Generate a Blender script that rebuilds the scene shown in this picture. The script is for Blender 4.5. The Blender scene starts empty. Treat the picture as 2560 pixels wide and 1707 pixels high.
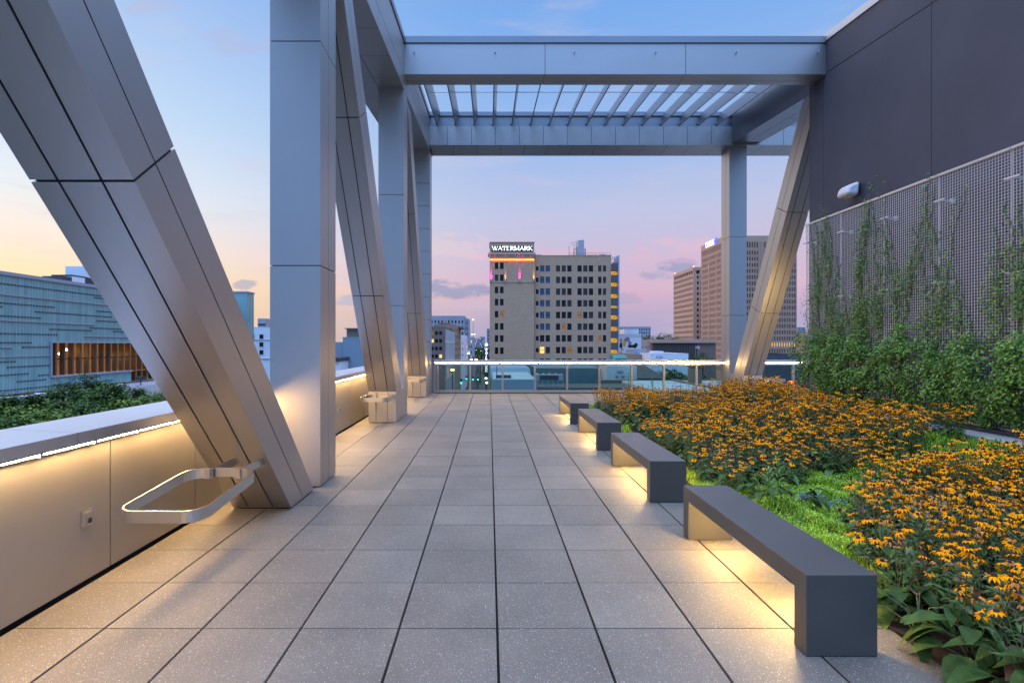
import bpy, math, random, bisect
from mathutils import Vector, Matrix, noise
R = math.radians
rnd = random.Random(7)
sc = bpy.context.scene
C = sc.collection

# ------------------------------------------------------------------ camera
CH = 1.764                      # eye height above the terrace
F, VX, HY = 1285.0, 1223.0, 860.0   # focal length / vanishing point of the photograph in its own pixels
cam = bpy.data.cameras.new('camera'); camo = bpy.data.objects.new('camera', cam); C.objects.link(camo)
camo.location = (0, 0, CH); camo.rotation_euler = (R(90), 0, 0)
cam.sensor_width = 36; cam.lens = 36*F/2560
cam.shift_x = (1280-VX)/2560; cam.shift_y = (HY-853.5)/2560
cam.clip_start = .05; cam.clip_end = 9000
sc.camera = camo

# ------------------------------------------------------------------ sky (direction based dusk sky + physical sky)
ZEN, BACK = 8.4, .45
SUN_EL, SUN_AZ = 3.0, -75.0     # the afterglow is to the left of the view
w = bpy.data.worlds.new('World'); sc.world = w; w.use_nodes = True
nt = w.node_tree; nt.nodes.clear()
def N(t, **k):
    n = nt.nodes.new(t)
    for a, b in k.items(): setattr(n, a, b)
    return n
def LK(a, b): nt.links.new(a, b)
def ramp(stops):
    n = N('ShaderNodeValToRGB'); e = n.color_ramp.elements
    while len(e) < len(stops): e.new(.5)
    for i, (p, c) in enumerate(stops): e[i].position = p; e[i].color = (*c, 1)
    return n
def mth(op, a, b=None, c=None, clamp=False):
    n = N('ShaderNodeMath', operation=op); n.use_clamp = clamp
    for i, v in enumerate((a, b, c)):
        if v is None: continue
        if isinstance(v, (int, float)): n.inputs[i].default_value = v
        else: LK(v, n.inputs[i])
    return n.outputs[0]
def mixc(f, a, b, mode='MIX'):
    n = N('ShaderNodeMix', data_type='RGBA', blend_type=mode)
    if isinstance(f, (int, float)): n.inputs[0].default_value = f
    else: LK(f, n.inputs[0])
    for i, v in ((6, a), (7, b)):
        if isinstance(v, tuple): n.inputs[i].default_value = (*v, 1)
        else: LK(v, n.inputs[i])
    return n.outputs[2]
tc = N('ShaderNodeTexCoord'); sp = N('ShaderNodeSeparateXYZ'); LK(tc.outputs['Generated'], sp.inputs[0])
X_, Y_, Z_ = sp.outputs
rA = ramp([(0, (.40,.40,.63)), (.055, (.48,.41,.63)), (.10, (.68,.45,.63)), (.16, (.60,.50,.71)), (.24, (.52,.55,.79)), (.36, (.32,.50,.86)), (.54, (.19,.41,.86)), (.74, (.25,.29,.43)), (1, (.26,.28,.36))])
rB = ramp([(0, (1.0,.68,.36)), (.10, (1.02,.80,.50)), (.16, (.98,.83,.74)), (.23, (.80,.86,.93)), (.35, (.58,.74,.95)), (.54, (.36,.53,.88)), (.74, (.28,.31,.43)), (1, (.26,.28,.36))])
LK(Z_, rA.inputs[0]); LK(Z_, rB.inputs[0])
mr = N('ShaderNodeMapRange', interpolation_type='SMOOTHSTEP'); LK(X_, mr.inputs[0])
for i, v in enumerate((.12, -.72, 0, 1)): mr.inputs[i+1].default_value = v
yf = N('ShaderNodeMapRange', interpolation_type='SMOOTHSTEP'); LK(Y_, yf.inputs[0])
for i, v in enumerate((-.75, .25, .15, 1)): yf.inputs[i+1].default_value = v
col = mixc(mth('MULTIPLY', mr.outputs[0], yf.outputs[0]), rA.outputs[0], rB.outputs[0])
# streaky clouds
cb = N('ShaderNodeCombineXYZ'); LK(mth('MULTIPLY', X_, 2.2), cb.inputs[0]); LK(mth('MULTIPLY', Y_, 2.2), cb.inputs[1]); LK(mth('MULTIPLY', Z_, 11.0), cb.inputs[2])
nz = N('ShaderNodeTexNoise'); nz.inputs['Scale'].default_value = 1.6; nz.inputs['Detail'].default_value = 8; nz.inputs['Roughness'].default_value = .58
LK(cb.outputs[0], nz.inputs['Vector'])
st = N('ShaderNodeMapRange', interpolation_type='SMOOTHSTEP'); LK(nz.outputs[0], st.inputs[0])
for i, v in enumerate((.50, .78, 0, .55)): st.inputs[i+1].default_value = v
col = mixc(st.outputs[0], col, (.66,.58,.72))
def cloud(px, py, wx, wz, c, amt, thr=.35):
    """a small cloud bank round one compass direction of the sky"""
    global col
    d = Vector(((px-VX)/F, 1, (HY-py)/F)).normalized()
    u = mth('DIVIDE', mth('SUBTRACT', mth('DIVIDE', X_, Y_), d.x/d.y), wx)
    v = mth('DIVIDE', mth('SUBTRACT', mth('DIVIDE', Z_, Y_), d.z/d.y), wz)
    r2 = mth('ADD', mth('MULTIPLY', u, u), mth('MULTIPLY', v, v))
    n = N('ShaderNodeTexNoise'); n.inputs['Scale'].default_value = 14; n.inputs['Detail'].default_value = 7; n.inputs['Roughness'].default_value = .6
    cc = N('ShaderNodeCombineXYZ'); LK(mth('DIVIDE', X_, Y_), cc.inputs[0]); LK(mth('MULTIPLY', mth('DIVIDE', Z_, Y_), 2.4), cc.inputs[2]); LK(cc.outputs[0], n.inputs['Vector'])
    e = mth('SUBTRACT', mth('SUBTRACT', mth('MULTIPLY', n.outputs[0], 4.6), mth('MULTIPLY', r2, .9)), thr+1.15)
    m = N('ShaderNodeMapRange', interpolation_type='SMOOTHSTEP'); LK(e, m.inputs[0])
    for i, q in enumerate((0, .75, 0, amt)): m.inputs[i+1].default_value = q
    f = mth('MULTIPLY', m.outputs[0], mth('GREATER_THAN', Y_, .1))
    col = mixc(f, col, c)
cloud(1140, 728, .085, .022, (.29,.33,.55), .85)
cloud(1690, 668, .045, .018, (.30,.33,.56), .8)
cloud(1640, 690, .05, .012, (.33,.35,.58), .6)
cloud(612, 712, .03, .012, (.42,.42,.58), .8)
cloud(880, 750, .06, .012, (.45,.47,.66), .7)
cloud(1560, 745, .05, .012, (.33,.35,.58), .4)
cloud(600, 110, .10, .03, (.46,.50,.74), .5)
cloud(380, 20, .07, .02, (.50,.50,.70), .5)
cloud(1500, 640, .30, .020, (.74,.47,.64), .5)
cloud(1750, 610, .20, .016, (.78,.50,.66), .55)
cloud(1080, 620, .18, .03, (.84,.62,.68), .45)
sky = N('ShaderNodeTexSky', sky_type='NISHITA'); sky.sun_disc = False
sky.sun_elevation = R(SUN_EL); sky.sun_rotation = R(SUN_AZ); sky.air_density = 1.6; sky.dust_density = 1.5; sky.ozone_density = 2
# extra gain on the unseen zenith and rear sky, added to light the terrace
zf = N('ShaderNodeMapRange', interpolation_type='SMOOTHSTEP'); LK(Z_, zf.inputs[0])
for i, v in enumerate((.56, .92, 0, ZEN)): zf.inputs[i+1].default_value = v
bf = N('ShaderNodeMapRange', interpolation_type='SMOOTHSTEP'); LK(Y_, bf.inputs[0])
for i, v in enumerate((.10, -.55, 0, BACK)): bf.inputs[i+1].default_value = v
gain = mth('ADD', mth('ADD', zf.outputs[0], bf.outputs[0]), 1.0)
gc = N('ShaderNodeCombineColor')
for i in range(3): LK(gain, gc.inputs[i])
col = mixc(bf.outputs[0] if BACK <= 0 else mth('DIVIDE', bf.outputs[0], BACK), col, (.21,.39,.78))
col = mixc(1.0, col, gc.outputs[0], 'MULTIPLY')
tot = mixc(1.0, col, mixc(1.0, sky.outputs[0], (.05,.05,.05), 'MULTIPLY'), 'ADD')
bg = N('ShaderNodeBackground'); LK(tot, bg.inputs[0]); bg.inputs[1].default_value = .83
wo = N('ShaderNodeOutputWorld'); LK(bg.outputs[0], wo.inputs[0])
# last glow of the sun, very soft
sun = bpy.data.lights.new('sun', 'SUN'); sun.energy = 1.0; sun.angle = R(40); sun.color = (1, .72, .55)
so = bpy.data.objects.new('sun', sun); C.objects.link(so)
sd = Vector((math.sin(R(SUN_AZ))*math.cos(R(10)), math.cos(R(SUN_AZ))*math.cos(R(10)), math.sin(R(10))))
so.rotation_euler = (-sd).to_track_quat('-Z', 'Y').to_euler(); so.location = (-30, 10, 30)
vs = sc.view_settings; sc.display_settings.display_device = 'sRGB'
vs.view_transform = 'Standard'; vs.look = 'None'; vs.exposure = 0.2; vs.gamma = 1; vs.use_curve_mapping = False
sc.cycles.use_denoising = True; sc.cycles.max_bounces = 8; sc.cycles.diffuse_bounces = 3; sc.cycles.glossy_bounces = 4
sc.cycles.transparent_max_bounces = 16; sc.cycles.sample_clamp_indirect = 6; sc.cycles.caustics_reflective = False; sc.cycles.caustics_refractive = False

# ------------------------------------------------------------------ helpers
class MB:
    """collects faces; build() links them as ONE mesh object"""
    def __init__(s): s.v = []; s.f = []; s.m = []; s.t = None
    def face(s, pts, mi=0):
        b = len(s.v); s.v += [tuple(p) for p in pts]; s.f.append(tuple(range(b, b+len(pts)))); s.m.append(mi)
    def hexa(s, p, mi=0):
        """p: 4 bottom corners counter-clockwise from above, then 4 top corners"""
        b = len(s.v); s.v += [tuple(q) for q in p]
        for q in ((3,2,1,0), (4,5,6,7), (0,1,5,4), (1,2,6,5), (2,3,7,6), (3,0,4,7)):
            s.f.append(tuple(b+i for i in q)); s.m.append(mi)
    def box(s, x0, x1, y0, y1, z0, z1, mi=0):
        s.hexa([(x0,y0,z0),(x1,y0,z0),(x1,y1,z0),(x0,y1,z0),(x0,y0,z1),(x1,y0,z1),(x1,y1,z1),(x0,y1,z1)], mi)
    def slab(s, a, b, c, d, n, t, mi=0):
        """quad a b c d (outer surface, counter-clockwise from outside), thickened inward by t"""
        n = Vector(n)*t; a, b, c, d = map(Vector, (a, b, c, d))
        k = len(s.v); s.v += [tuple(q) for q in (a, b, c, d, a-n, b-n, c-n, d-n)]
        for q in ((0,1,2,3), (7,6,5,4), (1,0,4,5), (2,1,5,6), (3,2,6,7), (0,3,7,4)):
            s.f.append(tuple(k+i for i in q)); s.m.append(mi)
    def tube(s, pts, r, n=6, mi=0, r1=None, cap=True):
        pts = [Vector(p) for p in pts]; L = len(pts); rings = []
        for i, p in enumerate(pts):
            d = (pts[min(i+1, L-1)]-pts[max(i-1, 0)]).normalized()
            u = d.orthogonal().normalized() if abs(d.z) > .9 else d.cross(Vector((0,0,1))).normalized()
            q = d.cross(u); rr = r if r1 is None else r+(r1-r)*i/(L-1)
            k = len(s.v); rings.append(k)
            for j in range(n):
                a = 2*math.pi*j/n; s.v.append(tuple(p+u*math.cos(a)*rr+q*math.sin(a)*rr))
        for a, b in zip(rings, rings[1:]):
            for j in range(n):
                s.f.append((a+j, a+(j+1) % n, b+(j+1) % n, b+j)); s.m.append(mi)
        if cap:
            s.f.append(tuple(rings[0]+j for j in reversed(range(n)))); s.m.append(mi)
            s.f.append(tuple(rings[-1]+j for j in range(n))); s.m.append(mi)
    def lathe(s, c, prof, n=12, mi=0):
        c = Vector(c); rings = []
        for r, z in prof:
            rings.append(len(s.v))
            for j in range(n):
                a = 2*math.pi*j/n; s.v.append((c.x+r*math.cos(a), c.y+r*math.sin(a), c.z+z))
        for a, b in zip(rings, rings[1:]):
            for j in range(n):
                s.f.append((a+j, a+(j+1) % n, b+(j+1) % n, b+j)); s.m.append(mi)
        s.f.append(tuple(rings[0]+j for j in reversed(range(n)))); s.m.append(mi)
        s.f.append(tuple(rings[-1]+j for j in range(n))); s.m.append(mi)
    def leaf(s, base, d, up, L, W, droop=.3, mi=0, seg=2):
        """a pointed leaf, folded along its midrib"""
        base = Vector(base); d = Vector(d).normalized(); up = Vector(up)
        side = d.cross(up)
        if side.length < 1e-4: side = d.orthogonal()
        side.normalize(); up = side.cross(d).normalized()
        prof = {1: [0, 1, 0], 2: [.15, 1, .12], 3: [.2, .95, .85, .06], 4: [.15, .8, 1, .7, .05]}[seg]
        m = len(prof)-1; rows = []
        for i, pw in enumerate(prof):
            t = i/m; c = base+d*(L*t)-Vector((0,0,1))*(droop*L*t*t)
            rows.append((c-side*W*.5*pw+up*W*.18*pw, c, c+side*W*.5*pw+up*W*.18*pw))
        k = len(s.v)
        for r in rows: s.v += [tuple(q) for q in r]
        for i in range(m):
            a = k+i*3
            s.f.append((a, a+1, a+4, a+3)); s.f.append((a+1, a+2, a+5, a+4)); s.m += [mi, mi]
    def mesh(s, name, mats, smooth=False):
        me = bpy.data.meshes.new(name); me.from_pydata(s.v, [], s.f)
        for m in (mats if isinstance(mats, (list, tuple)) else [mats]): me.materials.append(m)
        me.polygons.foreach_set('material_index', s.m)
        if smooth: me.polygons.foreach_set('use_smooth', [True]*len(s.f))
        if s.t is not None:
            at = me.attributes.new('tint', 'FLOAT', 'FACE'); at.data.foreach_set('value', s.t)
        me.update(); return me
    def build(s, name, mats, parent=None, smooth=False):
        return link(name, s.mesh(name, mats, smooth), parent)
def link(name, me, parent=None):
    o = bpy.data.objects.new(name, me); C.objects.link(o)
    if parent: o.parent = parent
    return o
def tag(o, label=None, cat=None, group=None, kind=None):
    for k, v in (('label', label), ('category', cat), ('group', group), ('kind', kind)):
        if v: o[k] = v
    return o
def empty(name, loc, label, cat, group=None):
    o = bpy.data.objects.new(name, None); C.objects.link(o); o.location = loc; o.empty_display_size = .2
    return tag(o, label, cat, group)
def bevel(o, w, n=2):
    m = o.modifiers.new('bevel', 'BEVEL'); m.width = w; m.segments = n; m.limit_method = 'ANGLE'; return o
def copy_tree(o, parent=None):
    c = o.copy(); C.objects.link(c)
    if parent: c.parent = parent
    for ch in o.children: copy_tree(ch, c)
    return c
def shift(o, v):      # children built in world coordinates under an Empty at loc
    for ch in o.children: ch.location = Vector(ch.location)-Vector(o.location)
def at(px, py, Y): return (px-VX)*Y/F, Y, CH+(HY-py)*Y/F
def PX(px, Y): return (px-VX)*Y/F
def PZ(py, Y): return CH+(HY-py)*Y/F

# ------------------------------------------------------------------ materials
M = {}
def mat(name, c, rough=.6, metal=0., var=0., vscale=3., bump=0., bscale=60., emit=None, es=0., spec=.5, tint=0., c2=None, aniso=0., stretch=None, trans=0.):
    m = bpy.data.materials.new(name); m.use_nodes = True; t = m.node_tree; b = t.nodes['Principled BSDF']
    b.inputs['Roughness'].default_value = rough; b.inputs['Metallic'].default_value = metal
    b.inputs['Base Color'].default_value = (*c, 1); b.inputs['Specular IOR Level'].default_value = spec
    if aniso: b.inputs['Anisotropic'].default_value = aniso
    if emit: b.inputs['Emission Color'].default_value = (*emit, 1); b.inputs['Emission Strength'].default_value = es
    g = t.nodes.new('ShaderNodeTexCoord'); src = g.outputs['Object']
    if stretch:
        mp = t.nodes.new('ShaderNodeMapping'); mp.inputs['Scale'].default_value = stretch; t.links.new(src, mp.inputs[0]); src = mp.outputs[0]
    colour = None
    if var or c2:
        n = t.nodes.new('ShaderNodeTexNoise'); n.inputs['Scale'].default_value = vscale; n.inputs['Detail'].default_value = 6; n.inputs['Roughness'].default_value = .6
        t.links.new(src, n.inputs['Vector'])
        r = t.nodes.new('ShaderNodeValToRGB'); e = r.color_ramp.elements
        lo, hi = (tuple(x*(1-var) for x in c), tuple(min(1, x*(1+var)) for x in c)) if c2 is None else (c, c2)
        e[0].position = .3; e[1].position = .7; e[0].color = (*lo, 1); e[1].color = (*hi, 1)
        t.links.new(n.outputs[0], r.inputs[0]); colour = r.outputs[0]
        t.links.new(colour, b.inputs['Base Color'])
        rr = t.nodes.new('ShaderNodeMapRange'); t.links.new(n.outputs[0], rr.inputs[0])
        rr.inputs[3].default_value = max(.02, rough*.88); rr.inputs[4].default_value = min(1, rough*1.12); t.links.new(rr.outputs[0], b.inputs['Roughness'])
    if tint:
        a = t.nodes.new('ShaderNodeAttribute'); a.attribute_name = 'tint'
        mp2 = t.nodes.new('ShaderNodeMapRange'); t.links.new(a.outputs['Fac'], mp2.inputs[0]); mp2.inputs[3].default_value = 1-tint; mp2.inputs[4].default_value = 1+tint
        mx = t.nodes.new('ShaderNodeMix'); mx.data_type = 'RGBA'; mx.blend_type = 'MULTIPLY'; mx.inputs[0].default_value = 1
        if colour: t.links.new(colour, mx.inputs[6])
        else: mx.inputs[6].default_value = (*c, 1)
        t.links.new(mp2.outputs[0], mx.inputs[7]); t.links.new(mx.outputs[2], b.inputs['Base Color'])
    if bump:
        n = t.nodes.new('ShaderNodeTexNoise'); n.inputs['Scale'].default_value = bscale; n.inputs['Detail'].default_value = 4
        t.links.new(src, n.inputs['Vector'])
        bp = t.nodes.new('ShaderNodeBump'); bp.inputs['Strength'].default_value = bump; bp.inputs['Distance'].default_value = .01
        t.links.new(n.outputs[0], bp.inputs['Height']); t.links.new(bp.outputs[0], b.inputs['Normal'])
    if trans: b.inputs['Transmission Weight'].default_value = trans
    M[name] = m; return m
mat('panel', (.42,.405,.40), .45, .88, var=.03, vscale=.8)
mat('parapet', (.40,.375,.335), .42, .55, var=.04, vscale=.7)
mat('panel_dark', (.29,.30,.33), .34, .85, var=.03, vscale=.8)
mat('cap', (.60,.61,.64), .42, .7, var=.03, vscale=1.5)
mat('gap', (.012,.012,.013), .8)
mat('paver', (.172,.150,.117), .60, var=.22, vscale=1.3, bump=.25, bscale=260, tint=.13)
mat('paver_bed', (.03,.028,.025), .9)
mat('led', (1,.8,.5), .5, emit=(1,.62,.26), es=250)
mat('led_seat', (1,.8,.5), .5, emit=(1,.64,.27), es=520)
mat('led_rail', (1,.8,.5), .5, emit=(1,.57,.20), es=75)
mat('led_fill', (1,.8,.5), .5, emit=(1,.66,.24), es=650)
mat('stainless', (.62,.60,.58), .30, 1)
mat('bench', (.088,.084,.077), .38, .18, var=.09, vscale=2.0, bump=.03, bscale=400)
mat('stucco', (.092,.095,.120), .85, var=.13, vscale=.7, bump=.5, bscale=180, spec=.3)
mat('frame', (.44,.40,.34), .45, .35, var=.04)
mat('wire', (.66,.66,.70), .5, .25)
mat('concrete', (.36,.35,.33), .8, var=.12, vscale=3, bump=.3, bscale=80)
mat('soil', (.035,.026,.018), .95, var=.4, vscale=9, bump=1, bscale=60)
mat('red_metal', (.30,.018,.016), .35, .1, var=.1, vscale=8)
mat('white_paint', (.78,.78,.78), .4, var=.03)
mat('dark_metal', (.05,.05,.055), .5, .4)
# pavers: fine exposed aggregate with pale flecks
def flecks(m):
    t = m.node_tree; b = t.nodes['Principled BSDF']
    src = b.inputs['Base Color'].links[0].from_socket
    g = t.nodes.new('ShaderNodeTexCoord')
    def layer(scale, lo, hi, colr, s_in, rand):
        v = t.nodes.new('ShaderNodeTexVoronoi'); v.inputs['Scale'].default_value = scale; t.links.new(g.outputs['Object'], v.inputs['Vector'])
        r = t.nodes.new('ShaderNodeMapRange'); t.links.new(v.outputs['Distance'], r.inputs[0])
        for i, q in enumerate((lo, hi, 1, 0)): r.inputs[i+1].default_value = q
        sx = t.nodes.new('ShaderNodeSeparateColor'); t.links.new(v.outputs['Color'], sx.inputs[0])
        gt = t.nodes.new('ShaderNodeMath'); gt.operation = 'GREATER_THAN'; t.links.new(sx.outputs[0], gt.inputs[0]); gt.inputs[1].default_value = rand
        ml = t.nodes.new('ShaderNodeMath'); ml.operation = 'MULTIPLY'; t.links.new(r.outputs[0], ml.inputs[0]); t.links.new(gt.outputs[0], ml.inputs[1])
        mx = t.nodes.new('ShaderNodeMix'); mx.data_type = 'RGBA'; t.links.new(ml.outputs[0], mx.inputs[0]); t.links.new(s_in, mx.inputs[6]); mx.inputs[7].default_value = (*colr, 1)
        return mx.outputs[2]
    src = layer(240, .2, .5, (.11,.10,.09), src, .6)
    src = layer(200, .18, .40, (.55,.53,.50), src, .76)
    src = layer(85, .10, .24, (.92,.91,.89), src, .84)
    t.links.new(src, b.inputs['Base Color'])
flecks(M['paver'])
# thin glass
def glass(name, tint, refl=1.0):
    m = bpy.data.materials.new(name); m.use_nodes = True; t = m.node_tree; t.nodes.clear()
    tr = t.nodes.new('ShaderNodeBsdfTransparent'); tr.inputs[0].default_value = (*tint, 1)
    gl = t.nodes.new('ShaderNodeBsdfGlossy'); gl.inputs['Roughness'].default_value = .02; gl.inputs[0].default_value = (refl, refl, refl, 1)
    fr = t.nodes.new('ShaderNodeFresnel'); fr.inputs[0].default_value = 1.55
    mx = t.nodes.new('ShaderNodeMixShader'); o = t.nodes.new('ShaderNodeOutputMaterial')
    t.links.new(fr.outputs[0], mx.inputs[0]); t.links.new(tr.outputs[0], mx.inputs[1]); t.links.new(gl.outputs[0], mx.inputs[2]); t.links.new(mx.outputs[0], o.inputs[0])
    M[name] = m; return m
glass('rail_glass', (.50,.68,.60), 1.0)
# plants
mat('leaf_a', (.042,.125,.015), .40, var=.3, vscale=20, spec=.4)
mat('leaf_b', (.075,.205,.020), .44, var=.3, vscale=20, spec=.4)
mat('leaf_c', (.17,.33,.045), .42, var=.3, vscale=20, spec=.4)
mat('leaf_y', (.24,.30,.05), .5, var=.3, vscale=20)
mat('leaf_grey', (.075,.12,.040), .55, var=.25, vscale=30)
mat('leaf_big', (.020,.055,.010), .62, spec=.25, c2=(.065,.125,.016), vscale=16, bump=.3, bscale=120)
mat('stem', (.10,.12,.035), .6)
mat('dry', (.16,.085,.055), .8, var=.3, vscale=40)
mat('petal', (.98,.345,.003), .8, var=.06, vscale=60, spec=.05)
mat('petal_old', (.55,.20,.03), .6, var=.25, vscale=60)
mat('cone', (.030,.014,.010), .8)
mat('sedum_a', (.30,.52,.020), .6, var=.25, vscale=8)
mat('sedum_b', (.48,.68,.035), .6, var=.2, vscale=8)
mat('sedum_c', (.12,.26,.014), .6, var=.25, vscale=8)
mat('bright_leaf', (.12,.26,.04), .5, var=.2, vscale=20)
mat('blue_petal', (.03,.10,.55), .5)
mat('bark', (.07,.055,.04), .9, var=.3, vscale=12, bump=.8, bscale=30)
mat('far_leaf_a', (.036,.072,.022), .8, var=.3, vscale=2, spec=.12)
mat('far_leaf_b', (.072,.128,.032), .8, var=.3, vscale=2, spec=.12)
mat('far_leaf_c', (.14,.21,.04), .8, var=.3, vscale=2, spec=.12)
# city
mat('tan_brick', (.50,.30,.18), .85, var=.10, vscale=.5)
mat('stone_trim', (.52,.38,.28), .8, var=.06)
mat('pane_dark', (.010,.010,.014), .15, spec=.25)
mat('pane_blue', (.02,.05,.12), .12, emit=(.05,.14,.30), es=.11)
mat('pane_mid', (.018,.018,.026), .15, emit=(.10,.06,.02), es=.04)
mat('pane_lit', (.3,.2,.05), .5, emit=(1,.62,.18), es=1.1)
mat('pane_dim', (.05,.03,.02), .4, emit=(.9,.45,.12), es=.22)
mat('stair_glow', (.4,.25,.03), .5, emit=(1,.48,.03), es=.85)
mat('brown_clad', (.115,.088,.080), .7, var=.08)
mat('sign_black', (.02,.02,.02), .4)
mat('sign_white', (.9,.9,.9), .5, emit=(1,.97,.90), es=.95)
mat('sign_blue', (.05,.1,.6), .5, emit=(.03,.14,1), es=1.4)
mat('glow_orange', (1,.5,.1), .5, emit=(1,.42,.06), es=5)
mat('precast_a', (.50,.31,.22), .8, var=.05, vscale=.2)
mat('precast_b', (.52,.32,.23), .8, var=.05, vscale=.2)
mat('city_grey', (.33,.33,.38), .8, var=.08, vscale=.2)
mat('city_white', (.70,.70,.74), .75, var=.05, vscale=.3)
mat('city_pale', (.56,.54,.53), .8, var=.08, vscale=.3)
mat('city_blue', (.22,.285,.33), .7, var=.05, vscale=.3)
mat('city_brown', (.20,.135,.105), .8, var=.10, vscale=.3)
mat('city_tan', (.33,.22,.15), .85, var=.10, vscale=.4)
mat('city_dark', (.05,.05,.06), .7, var=.1)
mat('roof_white', (.32,.37,.385), .6, var=.16, vscale=.35)
mat('roof_dark', (.07,.065,.06), .9, var=.2, vscale=1)
mat('roof_teal', (.10,.17,.18), .7, var=.15, vscale=.6)
mat('teal_paint', (.01,.22,.17), .6)
mat('asphalt', (.05,.05,.05), .85, var=.2, vscale=.2)
mat('ground', (.07,.075,.06), .95, var=.3, vscale=.02)
mat('metal_grey', (.38,.40,.44), .45, .4, var=.06)
mat('p_pink', (.55,.22,.24), .8); mat('p_mauve', (.30,.17,.24), .8); mat('p_yellow', (.62,.42,.06), .8); mat('p_black', (.015,.015,.02), .8); mat('p_orange', (.60,.25,.10), .8)
mat('flag_red', (.5,.03,.04), .8); mat('flag_blue', (.02,.03,.2), .8)
mat('lamp_warm', (1,.8,.4), .5, emit=(1,.55,.10), es=30)
mat('lamp_white', (1,1,1), .5, emit=(1,.90,.62), es=14)
mat('lamp_red', (1,.1,.1), .5, emit=(1,.03,.02), es=9)
mat('lamp_green', (.1,1,.6), .5, emit=(.02,1,.45), es=9)
mat('beacon', (1,.3,.2), .5, emit=(1,.16,.10), es=6)
mat('warm_room', (.5,.3,.15), .8, c2=(.30,.16,.07), vscale=.5, emit=(1,.50,.16), es=.10)
mat('brass_fin', (.16,.11,.07), .5, .4)
mat('room_lamp', (1,.7,.3), .5, emit=(1,.62,.22), es=22)
def channel_glass():
    m = mat('channel_glass', (.20,.36,.40), .30, 0, spec=.6)
    t = m.node_tree; b = t.nodes['Principled BSDF']; g = t.nodes.new('ShaderNodeTexCoord')
    wv = t.nodes.new('ShaderNodeTexWave'); wv.bands_direction = 'Y'; wv.inputs['Scale'].default_value = 1.05; wv.inputs['Distortion'].default_value = 0
    mp = t.nodes.new('ShaderNodeMapping'); mp.inputs['Scale'].default_value = (0,1,.12); t.links.new(g.outputs['Object'], mp.inputs[0])
    nz = t.nodes.new('ShaderNodeTexNoise'); nz.inputs['Scale'].default_value = 2.4; nz.inputs['Detail'].default_value = 3; t.links.new(mp.outputs[0], nz.inputs['Vector'])
    t.links.new(g.outputs['Object'], wv.inputs['Vector'])
    r = t.nodes.new('ShaderNodeValToRGB'); e = r.color_ramp.elements; e[0].position = .3; e[1].position = .72; e[0].color = (.16,.32,.315,1); e[1].color = (.29,.46,.46,1)
    t.links.new(nz.outputs[0], r.inputs[0])
    mx = t.nodes.new('ShaderNodeMix'); mx.data_type = 'RGBA'; mx.blend_type = 'MULTIPLY'; mx.inputs[0].default_value = .22
    t.links.new(r.outputs[0], mx.inputs[6]); t.links.new(wv.outputs[0], mx.inputs[7]); t.links.new(mx.outputs[2], b.inputs['Base Color'])
channel_glass()
def brick():
    m = M['tan_brick']; t = m.node_tree; b = t.nodes['Principled BSDF']; g = t.nodes.new('ShaderNodeTexCoord')
    mp = t.nodes.new('ShaderNodeMapping'); mp.inputs['Rotation'].default_value = (R(90), 0, 0); t.links.new(g.outputs['Object'], mp.inputs[0])
    bt = t.nodes.new('ShaderNodeTexBrick'); t.links.new(mp.outputs[0], bt.inputs[0]); bt.inputs['Scale'].default_value = 1.5
    bt.inputs['Color1'].default_value = (.58,.36,.22,1); bt.inputs['Color2'].default_value = (.36,.215,.135,1); bt.inputs['Mortar'].default_value = (.47,.32,.215,1); bt.inputs['Bias'].default_value = -.2
    src = b.inputs['Base Color'].links[0].from_socket
    mx = t.nodes.new('ShaderNodeMix'); mx.data_type = 'RGBA'; mx.inputs[0].default_value = .6; t.links.new(src, mx.inputs[6]); t.links.new(bt.outputs[0], mx.inputs[7]); t.links.new(mx.outputs[2], b.inputs['Base Color'])
brick()

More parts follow.
